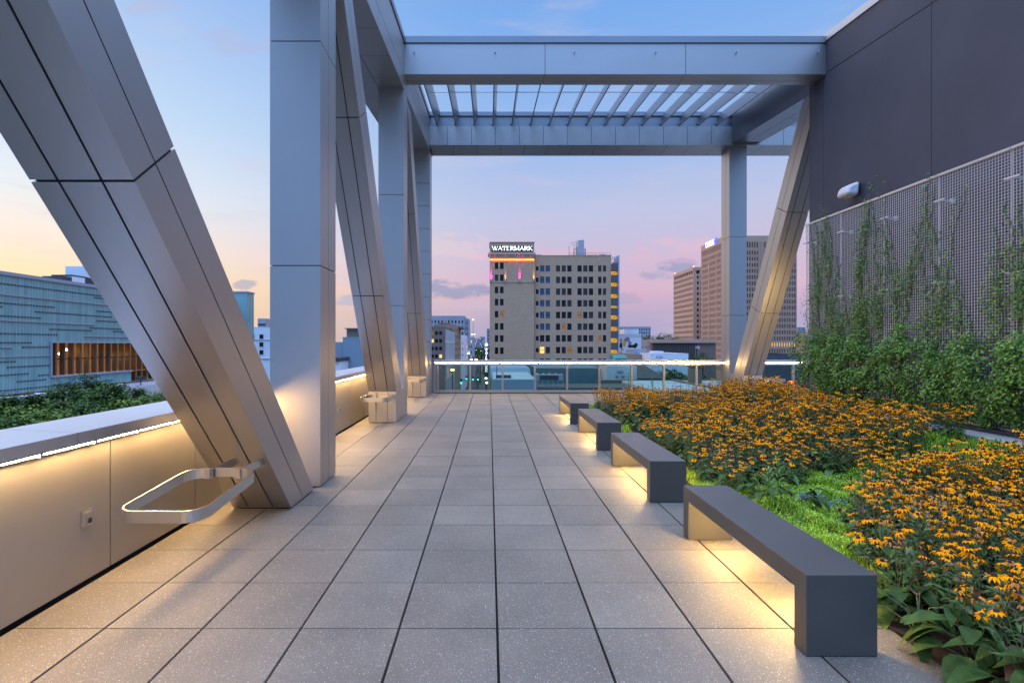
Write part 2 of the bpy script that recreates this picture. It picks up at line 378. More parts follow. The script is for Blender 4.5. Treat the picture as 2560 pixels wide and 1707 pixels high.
# ------------------------------------------------------------------ clad steel members
def clad(mb, b, t, seams, gap=.012, th=.018, faces='FRBLDU', mi=0, skew=0.):
    """b/t: 4 bottom and 4 top corners (front-left, front-right, back-right, back-left); seams[face] = (u fractions, v fractions)"""
    b = [Vector(p) for p in b]; t = [Vector(p) for p in t]
    fs = {'F': (b[0],b[1],t[1],t[0]), 'R': (b[1],b[2],t[2],t[1]), 'B': (b[2],b[3],t[3],t[2]), 'L': (b[3],b[0],t[0],t[3]), 'D': (b[3],b[2],b[1],b[0]), 'U': (t[0],t[1],t[2],t[3])}
    c = sum(b+t, Vector())/8
    core = [p+(c-p).normalized()*.001 for p in b+t]
    def ins(p, nb):  # inset core corner along its three edges
        q = p.copy()
        for o in nb: q += (o-p).normalized()*min(.022, (o-p).length*.3)
        return q
    mb.hexa([ins(b[i], (b[(i+1)%4], b[(i-1)%4], t[i])) for i in range(4)]+[ins(t[i], (t[(i+1)%4], t[(i-1)%4], b[i])) for i in range(4)], 1)
    for k in faces:
        a0, a1, a2, a3 = fs[k]; n = (a1-a0).cross(a3-a0).normalized()
        us, vs_ = seams.get(k, ((), ()))
        U = [0]+list(us)+[1]; V = [0]+list(vs_)+[1]
        lu = ((a1-a0).length+(a2-a3).length)/2; lv = ((a3-a0).length+(a2-a1).length)/2
        def P(u, v): return (a0*(1-u)+a1*u)*(1-v)+(a3*(1-u)+a2*u)*v
        sk = {'F': lambda u: 0, 'R': lambda u: skew*u, 'B': lambda u: skew, 'L': lambda u: skew*(1-u)}.get(k, lambda u: 0)
        for i in range(len(U)-1):
            e0, e1 = i == 0, i == len(U)-2
            u0 = U[i]+(0 if e0 else gap/2/lu); u1 = U[i+1]-(0 if e1 else gap/2/lu)
            for j in range(len(V)-1):
                f0, f1 = j == 0, j == len(V)-2
                va = lambda u: V[j]+(0 if f0 else gap/2/lv+sk(u)); vb = lambda u: V[j+1]-(0 if f1 else gap/2/lv-sk(u))
                out = [P(u0,va(u0)), P(u1,va(u1)), P(u1,vb(u1)), P(u0,vb(u0))]
                iu0 = u0+(th/lu if e0 else 0); iu1 = u1-(th/lu if e1 else 0); dv0 = th/lv if f0 else 0; dv1 = th/lv if f1 else 0
                inn = [P(iu0,va(iu0)+dv0), P(iu1,va(iu1)+dv0), P(iu1,vb(iu1)-dv1), P(iu0,vb(iu0)-dv1)]
                kk = len(mb.v); mb.v += [tuple(q) for q in out]+[tuple(q-n*th) for q in inn]
                for q in ((0,1,2,3), (7,6,5,4), (1,0,4,5), (2,1,5,6), (3,2,6,7), (0,3,7,4)):
                    mb.f.append(tuple(kk+w_ for w_ in q)); mb.m.append(mi)
def rect(x0, x1, y0, y1, z): return [(x0,y0,z),(x1,y0,z),(x1,y1,z),(x0,y1,z)]
ZB = lambda y: 7.98+.10*(y-12.5)          # underside of the left roof chord
PM = lambda: [M['panel'], M['gap']]
LX0, LX1 = -2.70, -2.08
GC = 'clad steel columns of the roof frame'; GB = 'leaning braces of the roof frame'

def column(x0, x1, y0, y1, zt, joints, label, mid='RL', groundgap=.015):
    mb = MB(); z0 = groundgap; v = [(j-z0)/(zt-z0) for j in joints if j < zt-.1]
    s = {k: ((.5,) if k in mid else (), v) for k in 'FRBL'}
    clad(mb, rect(x0, x1, y0, y1, z0), rect(x0, x1, y0, y1, zt), s)
    mb.box(x0+.05, x1-.05, y0+.05, y1-.05, 0, z0, 1)
    return tag(mb.build('steel_column', PM()), label, 'column', GC)
column(LX0, LX1, 6.33, 6.96, ZB(6.6), (2.73, 5.49), 'wide silver clad column nearest the camera beside the big leaning brace')
column(LX0, LX1, 12.52, 13.06, ZB(12.8), (2.70, 5.40), 'silver clad column standing under the left end of the front roof beam')
column(LX0, LX1, 18.0, 18.6, 8.66, [.24+.795*k for k in range(1, 11)], 'silver corner column with many close joints at left end of the glass railing')
column(8.41, 9.02, 18.0, 18.62, 8.70, (2.77, 5.51), 'silver column with golden lit face at the right of the glass railing', mid='L')

def hoop_parts(parent, x0, x1, y0, y1, yw, z0, z1, slope=0.):
    """stainless cane rail: flat band bent to a rounded rectangle, two brackets to the brace"""
    r = .13; pts = []
    def arc(cx, cy, a0, a1):
        for i in range(7):
            a = R(a0+(a1-a0)*i/6); pts.append((cx+r*math.cos(a), cy+r*math.sin(a)))
    pts.append(((x0+x1)/2-.10, y1)); arc(x0+r, y1-r, 90, 180); arc(x0+r, y0+r, 180, 270); arc(x1-r, y0+r, 270, 360); arc(x1-r, y1-r, 0, 90); pts.append(((x0+x1)/2+.10, y1))
    mb = MB(); h, th = .085, .012; P3 = []
    for i, (x, y) in enumerate(pts):
        a = Vector(pts[max(i-1,0)]); b = Vector(pts[min(i+1,len(pts)-1)]); d = (b-a).normalized(); n = Vector((-d.y, d.x))
        z = z0+(z1-z0)*(y-y0)/(y1-y0)
        P3.append([(x+n.x*s*th/2, y+n.y*s*th/2, z+q*h/2) for s, q in ((-1,-1),(1,-1),(1,1),(-1,1))])
    k = len(mb.v)
    for p in P3: mb.v += p
    for i in range(len(P3)-1):
        for j in range(4):
            mb.f.append((k+i*4+j, k+i*4+(j+1)%4, k+i*4+4+(j+1)%4, k+i*4+4+j)); mb.m.append(0)
    for e in (0, len(P3)-1): mb.f.append(tuple(k+e*4+j for j in range(4))); mb.m.append(0)
    hp = mb.build('guard_hoop', M['stainless'], parent)
    cx = (x0+x1)/2
    for s in (-1, 1):
        b = MB(); b.box(cx+s*.13-.007, cx+s*.13+.007, y1-.03, yw+.02, z1-.035, z1+.035)
        b.box(cx+s*.13-.02, cx+s*.13+.02, y1-.035, y1-.012, z1-.04, z1+.04)
        b.build('bracket', M['stainless'], hp)
    b = MB(); b.box(cx-.13, cx+.13, y1+.03, y1+.042, z1-.04, z1+.04); b.build('plate', M['stainless'], hp)

# brace beside the near column: leans towards the viewer from the floor
def brace(x0, x1, yb0, yb1, zb, zt, sl, joints, label, block=None, vs=(.27,.69)):
    mb = MB(); dz = zt-zb
    b = rect(x0, x1, yb0, yb1, zb); t = rect(x0, x1, yb0-sl*dz, yb1-sl*dz*1.0, zt)
    v = [(j-zb)/dz for j in joints]
    clad(mb, b, t, {'F': (vs, v), 'R': ((.5,), v), 'L': ((.5,), v), 'B': (vs, v)}, gap=.016, skew=sl*(yb1-yb0)/(1+sl*sl)/dz)
    if block:
        y0, y1 = block
        clad(mb, rect(x0+.002, x1-.002, y0, y1, .02), rect(x0+.002, x1-.002, y0, y1, zb), {'F': (vs, ()), 'R': ((.62,), ()), 'L': ((.38,), ())}, gap=.012)
        mb.box(x0+.05, x1-.05, y0+.05, y1-.05, 0, .02, 1)
    else: mb.box(x0+.05, x1-.05, yb0+.03, yb1-.05, 0, zb, 1)
    return tag(mb.build('diagonal_brace', PM()), label, 'brace', GB)
b1 = brace(-2.735, -2.115, 5.49, 6.19, .02, 6.6, .894, (2.735, 5.5), 'huge silver brace leaning out of the floor at the left foreground')
hoop_parts(b1, -2.60, -2.00, 3.56, 4.46, 4.97, .567, .645)
b2 = brace(LX0, LX1, 11.50, 12.16, .70, 7.5, .69, (2.71, 5.40), 'silver leaning brace rising from a block beside the second column', (11.50, 12.50))
hoop_parts(b2, -2.66, -2.07, 10.55, 11.30, 11.52, .62, .62)
b3 = brace(LX0, LX1, 17.00, 17.60, .70, 7.9, .55, (2.71, 5.40), 'slim looking silver leaning brace next to the left corner column', (17.0, 17.98))
hoop_parts(b3, -2.66, -2.07, 16.05, 16.80, 17.02, .62, .62)
b4 = brace(8.41, 9.02, 17.00, 17.70, .72, 8.3, .52, (2.72, 5.48), 'silver leaning brace at right with golden underside near the mesh screen', (17.0, 17.98))
hoop_parts(b4, 8.62, 9.30, 16.05, 16.80, 17.02, .62, .62)

# roof chord along the left side, rising away from the viewer
def sloped(x0, x1, y0, y1, zb, zt): return rect(x0, x1, y0, y1, 0), rect(x0, x1, y0, y1, 0), zb, zt
mb = MB(); y0, y1 = -3.0, 18.85
b = [(-3.26,y0,ZB(y0)), (-2.08,y0,ZB(y0)), (-2.08,y1,ZB(y1)), (-3.26,y1,ZB(y1))]
t = [(p[0], p[1], p[2]+1.13) for p in b]
js = [(y-y0)/(y1-y0) for y in [9.66-1.13*k for k in range(11)][::-1]+[9.66+1.13*k for k in range(1, 8)]]
clad(mb, b, t, {'R': (js[1::3], (.33,)), 'D': ((.475,), [1-j for j in js[::-1]]), 'L': (js[1::3], ())})
o = mb.build('roof_beam', PM())
c = MB(); c.hexa([(p[0]+dx, p[1], p[2]+.012) for p, dx in zip(t, (-.03,.03,.03,-.03))]+[(p[0]+dx, p[1], p[2]+.15) for p, dx in zip(t, (-.03,.03,.03,-.03))])
c.build('coping', M['panel_dark'], o)
for yy in (9.6, 7.6, 5.6):
    k = MB(); zz = ZB(yy)+.95; k.tube([(-2.08,yy,zz),(-2.0,yy,zz),(-1.97,yy,zz+.03)], .012); k.build('hook', M['stainless'], o)
tag(o, 'long silver clad roof beam running along the left side above the columns', 'beam')
# front cross beam
mb = MB(); xs = [(-2.08+3.45*k+2.08)/(8.26+2.08) for k in (1, 2)]
clad(mb, rect(-2.078, 8.255, 12.6, 13.12, 8.37), rect(-2.078, 8.255, 12.6, 13.12, 9.12), {'F': (xs, ()), 'D': ([1-x for x in xs[::-1]], (.35,)), 'B': (xs, ())})
o = mb.build('roof_beam', PM())
c = MB(); c.box(-2.05, 8.25, 12.57, 13.15, 9.132, 9.29); c.build('coping', M['panel_dark'], o)
for px in (1035.4, 1238, 1436, 1639.6, 1841, 2044):
    x, _, z = at(px, 132, 12.6); k = MB(); k.tube([(x,12.61,z),(x,12.55,z)], .014); k.tube([(x,12.55,z-.03),(x,12.55,z+.03)], .009); k.build('hook', M['stainless'], o)
tag(o, 'front crossbeam of three silver panels with small hooks and dark coping', 'beam')
# far cross beam
mb = MB(); X0, X1 = -2.078, 13.5; step = 60.0*17.8/F; xs = []; x = PX(1118.7, 17.8)
while x < X1-.1: xs.append((x-X0)/(X1-X0)); x += step
clad(mb, rect(X0, X1, 17.8, 18.83, 8.65), rect(X0, X1, 17.8, 18.83, 9.30), {'F': (xs, ()), 'D': ([1-q for q in xs[::-1]], ())})
o = mb.build('roof_beam', PM())
c = MB(); xp = X0
for k in range(5): c.box(xp, xp+3.1, 17.95, 18.0, 9.303, 9.70); xp += 3.11
c.build('web_plate', M['panel_dark'], o)
c = MB(); c.box(X0, X1, 17.88, 18.8, 9.702, 9.84); c.build('coping', M['panel_dark'], o)
tag(o, 'far crossbeam of many small square silver panels above the glass railing', 'beam')
# right roof chord
mb = MB(); zb = lambda y: 8.19+.10*(y-12.5); y0, y1 = 13.27, 17.78
b = [(8.41,y0,zb(y0)), (9.35,y0,zb(y0)), (9.35,y1,zb(y1)), (8.41,y1,zb(y1))]; t = [(p[0],p[1],p[2]+1.05) for p in b]
clad(mb, b, t, {'L': ((.45,), ()), 'D': ((.5,), (.55,))})
tag(mb.build('roof_beam', [M['panel_dark'], M['gap']]), 'short silver roof beam at right between dark wall and far crossbeam', 'beam')
# louvre blades
proto = None; zl = lambda y: 9.38+.10*(y-17.9)
rods = {0, 1, 3, 4, 6, 7, 8, 10, 11, 13, 14}
for k in range(16):
    x = -1.84+.652*k
    if x > 8.3: break
    if proto is None:
        mb = MB(); tx, hh, th = .10, .42, .035
        A = lambda y: [(0,y,zl(y)), (th,y,zl(y)), (th+tx,y,zl(y)+hh), (tx,y,zl(y)+hh)]
        p, q = A(13.16), A(17.93)
        mb.hexa([p[0],p[1],q[1],q[0],p[3],p[2],q[2],q[3]])
        proto = o = mb.build('louvre_blade', M['panel_dark'])
        bo = MB(); bo.box(-.03, 0, 17.90, 17.94, zl(17.9)+.04, zl(17.9)+.08); bo.box(.05, .08, 17.90, 17.94, zl(17.9)+.26, zl(17.9)+.30); bo.build('bolt', M['metal_grey'], o)
    else: o = copy_tree(proto)
    o.location = (x, 0, 0)
    if k in rods:
        rd = MB(); rd.tube([(.07,15.45,zl(15.45)+.19),(.69,15.45,zl(15.45)+.19)], .011); rd.build('tie_rod', M['metal_grey'], o)
    tag(o, 'sloping blue grey louvre blade spanning between the two roof crossbeams', 'louvre', 'louvre blades of the pergola roof')

# ------------------------------------------------------------------ terrace: pavers, left parapet, railing
mb = MB(); mb.t = []
P = .61; sx0, sy0 = .05, 3.193
for i in range(-5, 24):
    for j in range(-30, 26):
        x0 = sx0+P*i; x1 = x0+P; y0 = sy0+P*j; y1 = y0+P
        if i < 4 and x1 < -2.6 and False: continue
        if y1 > 18.9: continue
        if i >= 4 and y1 > 2.0 and y0 < 14.4: continue
        x0 = max(x0, -2.955)
        if x1-x0 < .05: continue
        dz = rnd.uniform(-.0015, .0015); n0 = len(mb.f)
        mb.hexa([(x0+.006,y0+.0025,-.05),(x1-.006,y0+.0025,-.05),(x1-.006,y1-.0025,-.05),(x0+.006,y1-.0025,-.05),
                 (x0+.008,y0+.004,dz),(x1-.008,y0+.004,dz),(x1-.008,y1-.004,dz),(x0+.008,y1-.004,dz)])
        mb.t += [rnd.random()]*(len(mb.f)-n0)
tag(mb.build('pavement', M['paver']), kind='structure')
mb = MB(); mb.box(-3.0, 15, -16, 18.7, -.4, -.045); tag(mb.build('terrace_slab', M['paver_bed']), kind='structure')
mb = MB(); mb.box(-3.35, 15.2, -16, 18.75, -16.2, -.42); tag(mb.build('terrace_building', M['city_pale']), 'pale lower floors of the building below the terrace', 'building')

par = empty('parapet_wall', (-2.97, 8, 0), 'metal parapet wall with lit cap along the left terrace edge', 'parapet')
mb = MB(); mb.box(-3.38, -3.01, -1.6, 18.62, -.4, 1.03, 1)
j = [4.03+1.163*k for k in range(-5, 14)]
for a, b in zip(j, j[1:]): 
    if a > 18.5: break
    mb.box(-3.0, -2.97, a+.006, min(b, 18.6)-.006, .03, 1.035, 0)
mb.build('panel', [M['parapet'], M['gap']], par)
cp = MB(); cuts = [-1.6, 3.62, 8.1, 12.6, 18.62]
for a, b in zip(cuts, cuts[1:]):
    cp.hexa([(-3.42,a+.003,1.06),(-2.90,a+.003,1.06),(-2.90,b-.003,1.06),(-3.42,b-.003,1.06),(-3.42,a+.003,1.165),(-2.90,a+.003,1.14),(-2.90,b-.003,1.14),(-3.42,b-.003,1.165)])
cp.build('cap', M['cap'], par)
strip = MB(); pa, pb, pc = (-.007,-.010), (.011,.002), (-.005,.012)   # lens tilted to the floor, housing behind it
for (p, q), mi in (((pa, pb), 0), ((pb, pc), 1), ((pc, pa), 1)): strip.face([(p[0],-.218,p[1]),(p[0],.218,p[1]),(q[0],.218,q[1]),(q[0],-.218,q[1])], mi)
for q in (-.218, .218): strip.face([(pa[0],q,pa[1]),(pb[0],q,pb[1]),(pc[0],q,pc[1])], 1)
strip_me = strip.mesh('led_strip', [M['led'], M['metal_grey']]); y = -.6
while y < 18.3:
    s = link('led_strip', strip_me, par); s.location = (-2.918, y, 1.046); y += .4635
cl = MB(); y = -.6-.2318
while y < 18.4: cl.box(-2.95, -2.905, y-.012, y+.012, 1.03, 1.062); y += .4635
cl.build('clip', M['metal_grey'], par)
for yy in (3.775, 10.1):
    ob = MB(); ob.box(-2.972, -2.952, yy-.045, yy+.045, .43, .545, 0); ob.box(-2.955, -2.935, yy-.03, yy+.03, .445, .53, 0); ob.box(-2.937, -2.925, yy-.012, yy+.012, .455, .49, 1)
    ob.build('outlet_cover', [M['stainless'], M['dark_metal']], par)
shift(par, None)

rail = empty('glass_railing', (3, 18.5, 0), 'glass railing with lit metal top rail at the far terrace edge', 'railing')
RY = 18.52; rx0, rx1 = -1.98, 14.2
mb = MB(); mb.box(rx0, rx1, RY-.10, RY+.16, 1.112, 1.187); mb.box(rx0, rx1, RY-.03, RY+.06, 1.005, 1.112); mb.build('top_rail', M['cap'], rail)
mb = MB(); mb.box(rx0, rx1, RY-.05, RY+.07, .02, .105); mb.build('bottom_rail', M['frame'], rail)
mb = MB(); mb.box(rx0, rx1, RY+.02, RY+.10, -.3, .02); mb.build('kick_plate', M['gap'], rail)
x = PX(1095, RY); first = True; posts = [rx0+.02]
while x < rx1: posts.append(x); x += 1.163
for k, x in enumerate(posts):
    mb = MB(); mb.box(x-.033, x+.033, RY-.045, RY+.065, .105, 1.005); mb.build('post', M['frame'], rail)
for a, b in zip(posts[1:], posts[2:]):
    mb = MB(); mb.face([(a+.033,RY+.01,.105),(b-.033,RY+.01,.105),(b-.033,RY+.01,1.005),(a+.033,RY+.01,1.005)]); mb.build('glass_pane', M['rail_glass'], rail)
strip = MB(); strip.face([(-.222,.002,-.012),(.222,.002,-.012),(.222,-.012,.011),(-.222,-.012,.011)]); strip.face([(-.222,-.012,.011),(.222,-.012,.011),(.222,.008,.012),(-.222,.008,.012)], 1); strip.face([(-.222,.008,.012),(.222,.008,.012),(.222,.002,-.012),(-.222,.002,-.012)], 1)
for q in (-.222, .222): strip.face([(q,.002,-.012),(q,-.012,.011),(q,.008,.012)], 1)
strip_mx = strip.mesh('led_strip', [M['led_rail'], M['frame']]); x = rx0+.26
while x < rx1:
    s = link('led_strip', strip_mx, rail); s.location = (x, RY-.085, 1.094); x += .4665
shift(rail, None)

# ------------------------------------------------------------------ benches
gb = 'grey metal benches in a row by the flower bed'
def make_bench():
    o = empty('bench', (0,0,0), 'x', 'bench', gb); L, W, H, T = 1.84, .402, .464, .118
    b = MB(); prof = [(0,.004),(T,.004),(T,H-T),(L-T,H-T),(L-T,.004),(L,.004),(L,H),(0,H)]   # folded plate: two legs and the seat in one piece
    for x, q in ((0, prof), (W, prof[::-1])):
        b.face([(x,)+q[k] for k in ((0,1,2,7) if x == 0 else (5,6,7,0))]); b.face([(x,)+q[k] for k in ((7,2,3,6) if x == 0 else (1,4,5,0))]); b.face([(x,)+q[k] for k in ((6,3,4,5) if x == 0 else (1,2,3,4))])
    for k in range(8): a, c = prof[k], prof[(k+1) % 8]; b.face([(0,)+c, (0,)+a, (W,)+a, (W,)+c])
    me = b.mesh('body', M['bench']); bmm = __import__('bmesh').new(); bmm.from_mesh(me); __import__('bmesh').ops.remove_doubles(bmm, verts=bmm.verts, dist=1e-5); __import__('bmesh').ops.recalc_face_normals(bmm, faces=bmm.faces); bmm.to_mesh(me); bmm.free()
    bevel(link('body', me, o), .004)
    for y in (0, L-T):
        l = MB(); l.box(.03, W-.03, y+.03, y+T-.03, 0, .0035); l.build('foot', M['dark_metal'], o)
    for y in (.46, 1.37):
        l = MB(); l.lathe((W*.46, y, H-T-.014), [(.045,0),(.05,.014)], 16); l.build('lamp', M['led_seat'], o)
    v = MB()
    for k in range(5): v.box(-.0015, 0, T+.03+k*.016, T+.037+k*.016, H-T+.004, H-T+.016)
    v.build('vent_slot', M['gap'], o)
    return o
bn = make_bench()
for k, (y, lb) in enumerate(zip((2.90, 5.72, 8.52, 11.30), ('nearest and largest grey metal bench in the foreground beside the flowers', 'second grey metal bench from the camera with glowing floor beneath', 'third grey metal bench from the camera next to the flower bed', 'farthest and smallest grey metal bench by the glass railing'))):
    o = bn if k == 0 else copy_tree(bn); o.location = (1.79, y, 0); o['label'] = lb

# ------------------------------------------------------------------ dark stucco wall at right, light, mesh screen
mb = MB(); WX, WE = 8.26, 13.26; zt = lambda y: 9.19+.095*(y-12.7); y0 = -5.0
b = [(WX,y0,-.4),(8.9,y0,-.4),(8.9,WE,-.4),(WX,WE,-.4)]; t = [(p[0],p[1],zt(p[1])) for p in b]
jy = [12.7-3.1*k for k in range(6)]; us = [(WE-y)/(WE-y0) for y in jy]
clad(mb, b, t, {'L': (us, ())}, gap=.012)
o = mb.build('stucco_wall', [M['stucco'], M['gap']])
c = MB(); c.hexa([(WX-.03,y0,zt(y0)+.004),(8.93,y0,zt(y0)+.004),(8.93,WE+.03,zt(WE)+.004),(WX-.03,WE+.03,zt(WE)+.004),(WX-.03,y0,zt(y0)+.18),(8.93,y0,zt(y0)+.18),(8.93,WE+.03,zt(WE)+.18),(WX-.03,WE+.03,zt(WE)+.18)])
c.build('coping', M['cap'], o)
c = MB(); zj = lambda y: 8.42+.097*(y-12.73)   # raked reveal line
c.hexa([(WX-.004,y0,zj(y0)-.008),(WX+.001,y0,zj(y0)-.008),(WX+.001,WE-.002,zj(WE)-.008),(WX-.004,WE-.002,zj(WE)-.008),(WX-.004,y0,zj(y0)+.008),(WX+.001,y0,zj(y0)+.008),(WX+.001,WE-.002,zj(WE)+.008),(WX-.004,WE-.002,zj(WE)+.008)])
c.build('reveal_bead', M['gap'], o)
tag(o, 'tall dark purple grey stucco wall with metal coping at the right', 'wall')
# floodlight
fl = empty('floodlight', (WX, 11.5, 5.2), 'white box floodlight fixed on the dark stucco wall above the mesh screen', 'light')
m1 = MB(); m1.hexa([(-.40,-.20,-.13),(-.12,-.20,-.17),(-.12,.20,-.17),(-.40,.20,-.13),(-.34,-.17,.07),(-.08,-.20,.17),(-.08,.20,.17),(-.34,.17,.07)])
bevel(m1.build('housing', M['white_paint'], fl), .075, 5)
m1 = MB(); m1.box(-.02, 0, -.08, .08, -.05, .14); m1.tube([(-.01,0,.05),(-.10,0,.05)], .035); m1.build('bracket', M['dark_metal'], fl)
wl = empty('added_fill_light', (8.66, WE, 1.5), 'small warm fill light added unseen on the far end of the dark stucco wall', 'light')  # added lamp, hidden from view, to cast the golden glow on the right brace
m1 = MB(); m1.box(-.17, .17, .002, .05, -.09, .09); m1.build('housing', M['dark_metal'], wl)
m1 = MB(); m1.box(-.15, .15, .051, .065, -.07, .07); m1.build('lamp', M['led_fill'], wl)
# mesh screen
MX = 7.96; ms = empty('mesh_screen', (MX, 9, 0), 'tall wire mesh plant screen standing in front of the dark wall', 'screen')
Z0, Z1 = .46, 4.72; ys = [12.90-1.27*k for k in range(9)]
for a, b in zip(ys[1:], ys):
    m1 = MB(); a += .015; b -= .015
    n = 25
    for i in range(n+1):
        y = a+(b-a)*i/n; e = .006 if i in (0, n) else .0033
        m1.box(MX-e, MX+e, y-e, y+e, Z0, Z1)
    n = 85
    for i in range(n+1):
        z = Z0+(Z1-Z0)*i/n; m1.box(MX-.008, MX-.0028, a, b, z-.0031, z+.0031)
    m1.build('mesh_panel', M['wire'], ms)
m1 = MB()
for a, b in zip(ys[1:], ys): m1.box(MX-.03, MX+.02, a+.004, b-.004, Z1+.004, Z1+.045)
m1.build('top_rail', M['cap'], ms)
for y in ys[:-1]:
    for z in (1.3, 2.85, 4.30):
        m1 = MB(); m1.box(MX-.015, MX+.012, y-.12, y+.12, z-.012, z+.012); m1.tube([(MX,y+.04,z),(WX,y+.04,z)], .016); m1.lathe((WX-.03, y+.04, z-.04), [(.04,0),(.04,.08)], 8); m1.build('bracket', M['wire'], ms)
m1 = MB(); m1.box(MX-.02, MX+.02, ys[-1], ys[0], Z0-.035, Z0-.004); m1.build('bottom_rail', M['wire'], ms)
shift(ms, None)
mb = MB(); mb.box(7.30, 8.255, 1.5, 13.2, -.04, .375); tag(mb.build('concrete_curb', M['concrete']), 'raised concrete curb strip at the foot of the mesh screen', 'curb')
mb = MB(); mb.box(7.80, 8.25, 1.5, 12.9, .376, .44); tag(mb.build('drip_tray', M['dark_metal']), 'black tray on the concrete curb below the mesh screen', 'tray')

# ------------------------------------------------------------------ planting
def zs(x, y):
    s = min(1, max(0, (x-3.6)/3.2)); s = s*s*(3-2*s)
    e = min(1, max(0, (14.3-y)/.6))
    return .01+.30*s*e+.02*noise.noise((x*2, y*2, 0))
mb = MB(); gx, gy = 28, 60
bx0, bx1, by0, by1 = 2.495, 7.32, 1.9, 14.38
for i in range(gx):
    for j in range(gy):
        xa, xb = bx0+(bx1-bx0)*i/gx, bx0+(bx1-bx0)*(i+1)/gx; ya, yb = by0+(by1-by0)*j/gy, by0+(by1-by0)*(j+1)/gy
        mb.face([(x, y, zs(x, y)) for x, y in ((xa,ya),(xb,ya),(xb,yb),(xa,yb))])
tag(mb.build('soil', M['soil'], smooth=True), kind='structure')
def inpoly(x, y, P):
    r = False
    for (xa, ya), (xb, yb) in zip(P, P[1:]+P[:1]):
        if (ya > y) != (yb > y) and x < (xb-xa)*(y-ya)/(yb-ya)+xa: r = not r
    return r
FRONT = [(2.62,2.1),(2.5,2.9),(2.5,3.3),(2.85,3.75),(3.15,4.2),(3.45,4.9),(4.0,5.5),(4.7,5.85),(5.5,5.75),(6.4,6.15),(7.2,6.6),(7.2,2.1)]
BACK = [(2.72,6.7),(2.9,5.85),(3.3,5.95),(3.9,6.15),(4.8,6.45),(5.7,6.9),(6.5,7.35),(7.25,7.75),(7.25,12.7),(8.1,13.4),(8.1,14.2),(2.85,14.15)]

PL = [M[k] for k in ('stem','leaf_a','leaf_grey','leaf_big','dry','cone')]
def flower_mesh(seed, seg, np_, old=False):
    r = random.Random(seed); m = MB()
    for k in range(np_):
        if r.random() < (.25 if old else .05): continue
        a = 2*math.pi*k/np_+r.uniform(-.12,.12); d = Vector((math.cos(a), math.sin(a), -.10+r.uniform(-.15,.15))); up = Vector((0,0,1))
        L = r.uniform(.026,.034)*(.8 if old else 1); W = .0125*(12/np_)
        m.leaf(d*.007, d, up, L, W, r.uniform(.15,.55)+(.5 if old else 0), 0, seg)
    m.lathe((0,0,-.004), [(.010,0),(.0115,.006),(.009,.013),(.004,.017)], 8 if seg > 1 else 6, 1)
    return m.mesh('flower', [M['petal_old' if old else 'petal'], M['cone']])
FN = [flower_mesh(i, 3, 13) for i in range(4)]+[flower_mesh(9, 3, 12, True), flower_mesh(14, 3, 8, True)]
FF = [flower_mesh(20+i, 1, 9) for i in range(3)]
def plant_mesh(seed, near, h, nst, dry=.12, basal=8):
    r = random.Random(seed); m = MB(); heads = []
    for k in range(nst):
        a = r.uniform(0, 6.283); q = math.sqrt(r.random()); rad = .25*q
        top = Vector((math.cos(a)*rad, math.sin(a)*rad, h*r.uniform(.66,1.14)*(1-.18*q*q))); bs = Vector((math.cos(a)*rad*.25, math.sin(a)*rad*.25, 0))
        mid = bs.lerp(top, .5)+Vector((r.uniform(-.03,.03), r.uniform(-.03,.03), .02))
        isd = r.random() < dry
        m.tube([bs, mid, top], .0027 if near else .003, 3, 4 if isd else 0, cap=False)
        if isd:
            m.lathe(top, [(.006,-.006),(.0095,0),(.007,.009),(.002,.014)], 6, 5)
        else: heads.append((top, (top-mid).normalized()))
        nl = 6 if near else 4
        for i in range(nl):
            t = r.uniform(.15,.85); p = bs.lerp(mid, t*2) if t < .5 else mid.lerp(top, t*2-1); b = r.uniform(0, 6.283)
            L = r.uniform(.07,.13)*(1.1-.6*t); m.leaf(p, (math.cos(b), math.sin(b), r.uniform(.1,.8)), (0,0,1), L, L*.34, r.uniform(.1,.6), 4 if (isd and r.random() < .5) else r.choice((1,1,2)), 2 if near else 1)
    for k in range(basal):
        a = r.uniform(0, 6.283); L = r.uniform(.13,.22); p = Vector((math.cos(a)*.07, math.sin(a)*.07, r.uniform(.05,.20)))
        m.leaf(p, (math.cos(a), math.sin(a), r.uniform(.2,.9)), (0,0,1), L, L*.46, r.uniform(.4,.9), r.choice((3,3,1)), 4 if near else 2)
    return m, heads
def rot_to(d, r):
    d = (Vector(d)+Vector((r.uniform(-.38,.38), r.uniform(-.55,.25), .55))).normalized()
    return d.to_track_quat('Z', 'Y') @ Matrix.Rotation(r.uniform(0, 6.28), 3, 'Z').to_quaternion()
near_v = []
for s in range(7):
    m, hd = plant_mesh(100+s, True, .50, 15, (.10,.10,.35,.10,.10,.3,.1)[s], (9,13,8,16,9,11,13)[s]); near_v.append((m.mesh('coneflower_plant', PL), hd))
far_v = []
for s in range(8):
    m, hd = plant_mesh(200+s, False, (.50,.46,.54,.50,.43,.52,.50,.40)[s], (21,19,25,20,8,23,16,4)[s], (.06,.06,.06,.06,.1,.06,.40,.06)[s], (10,10,9,10,14,9,10,18)[s]); me = m.mesh('coneflower_plant', PL)
    fm = MB(); r = random.Random(s); n0 = 0; fv = []; ff = []; fi = []
    for top, d in hd:
        src = FF[r.randrange(3)]; q = rot_to(d, r).to_matrix(); sca = r.uniform(.72,1.25); k = len(fv)
        fv += [tuple(q @ (v.co*sca)+top) for v in src.vertices]; ff += [tuple(k+i for i in p.vertices) for p in src.polygons]; fi += [p.material_index for p in src.polygons]
    fm.v, fm.f, fm.m = fv, ff, fi
    far_v.append((me, fm.mesh('blossom', [M['petal'], M['cone']])))
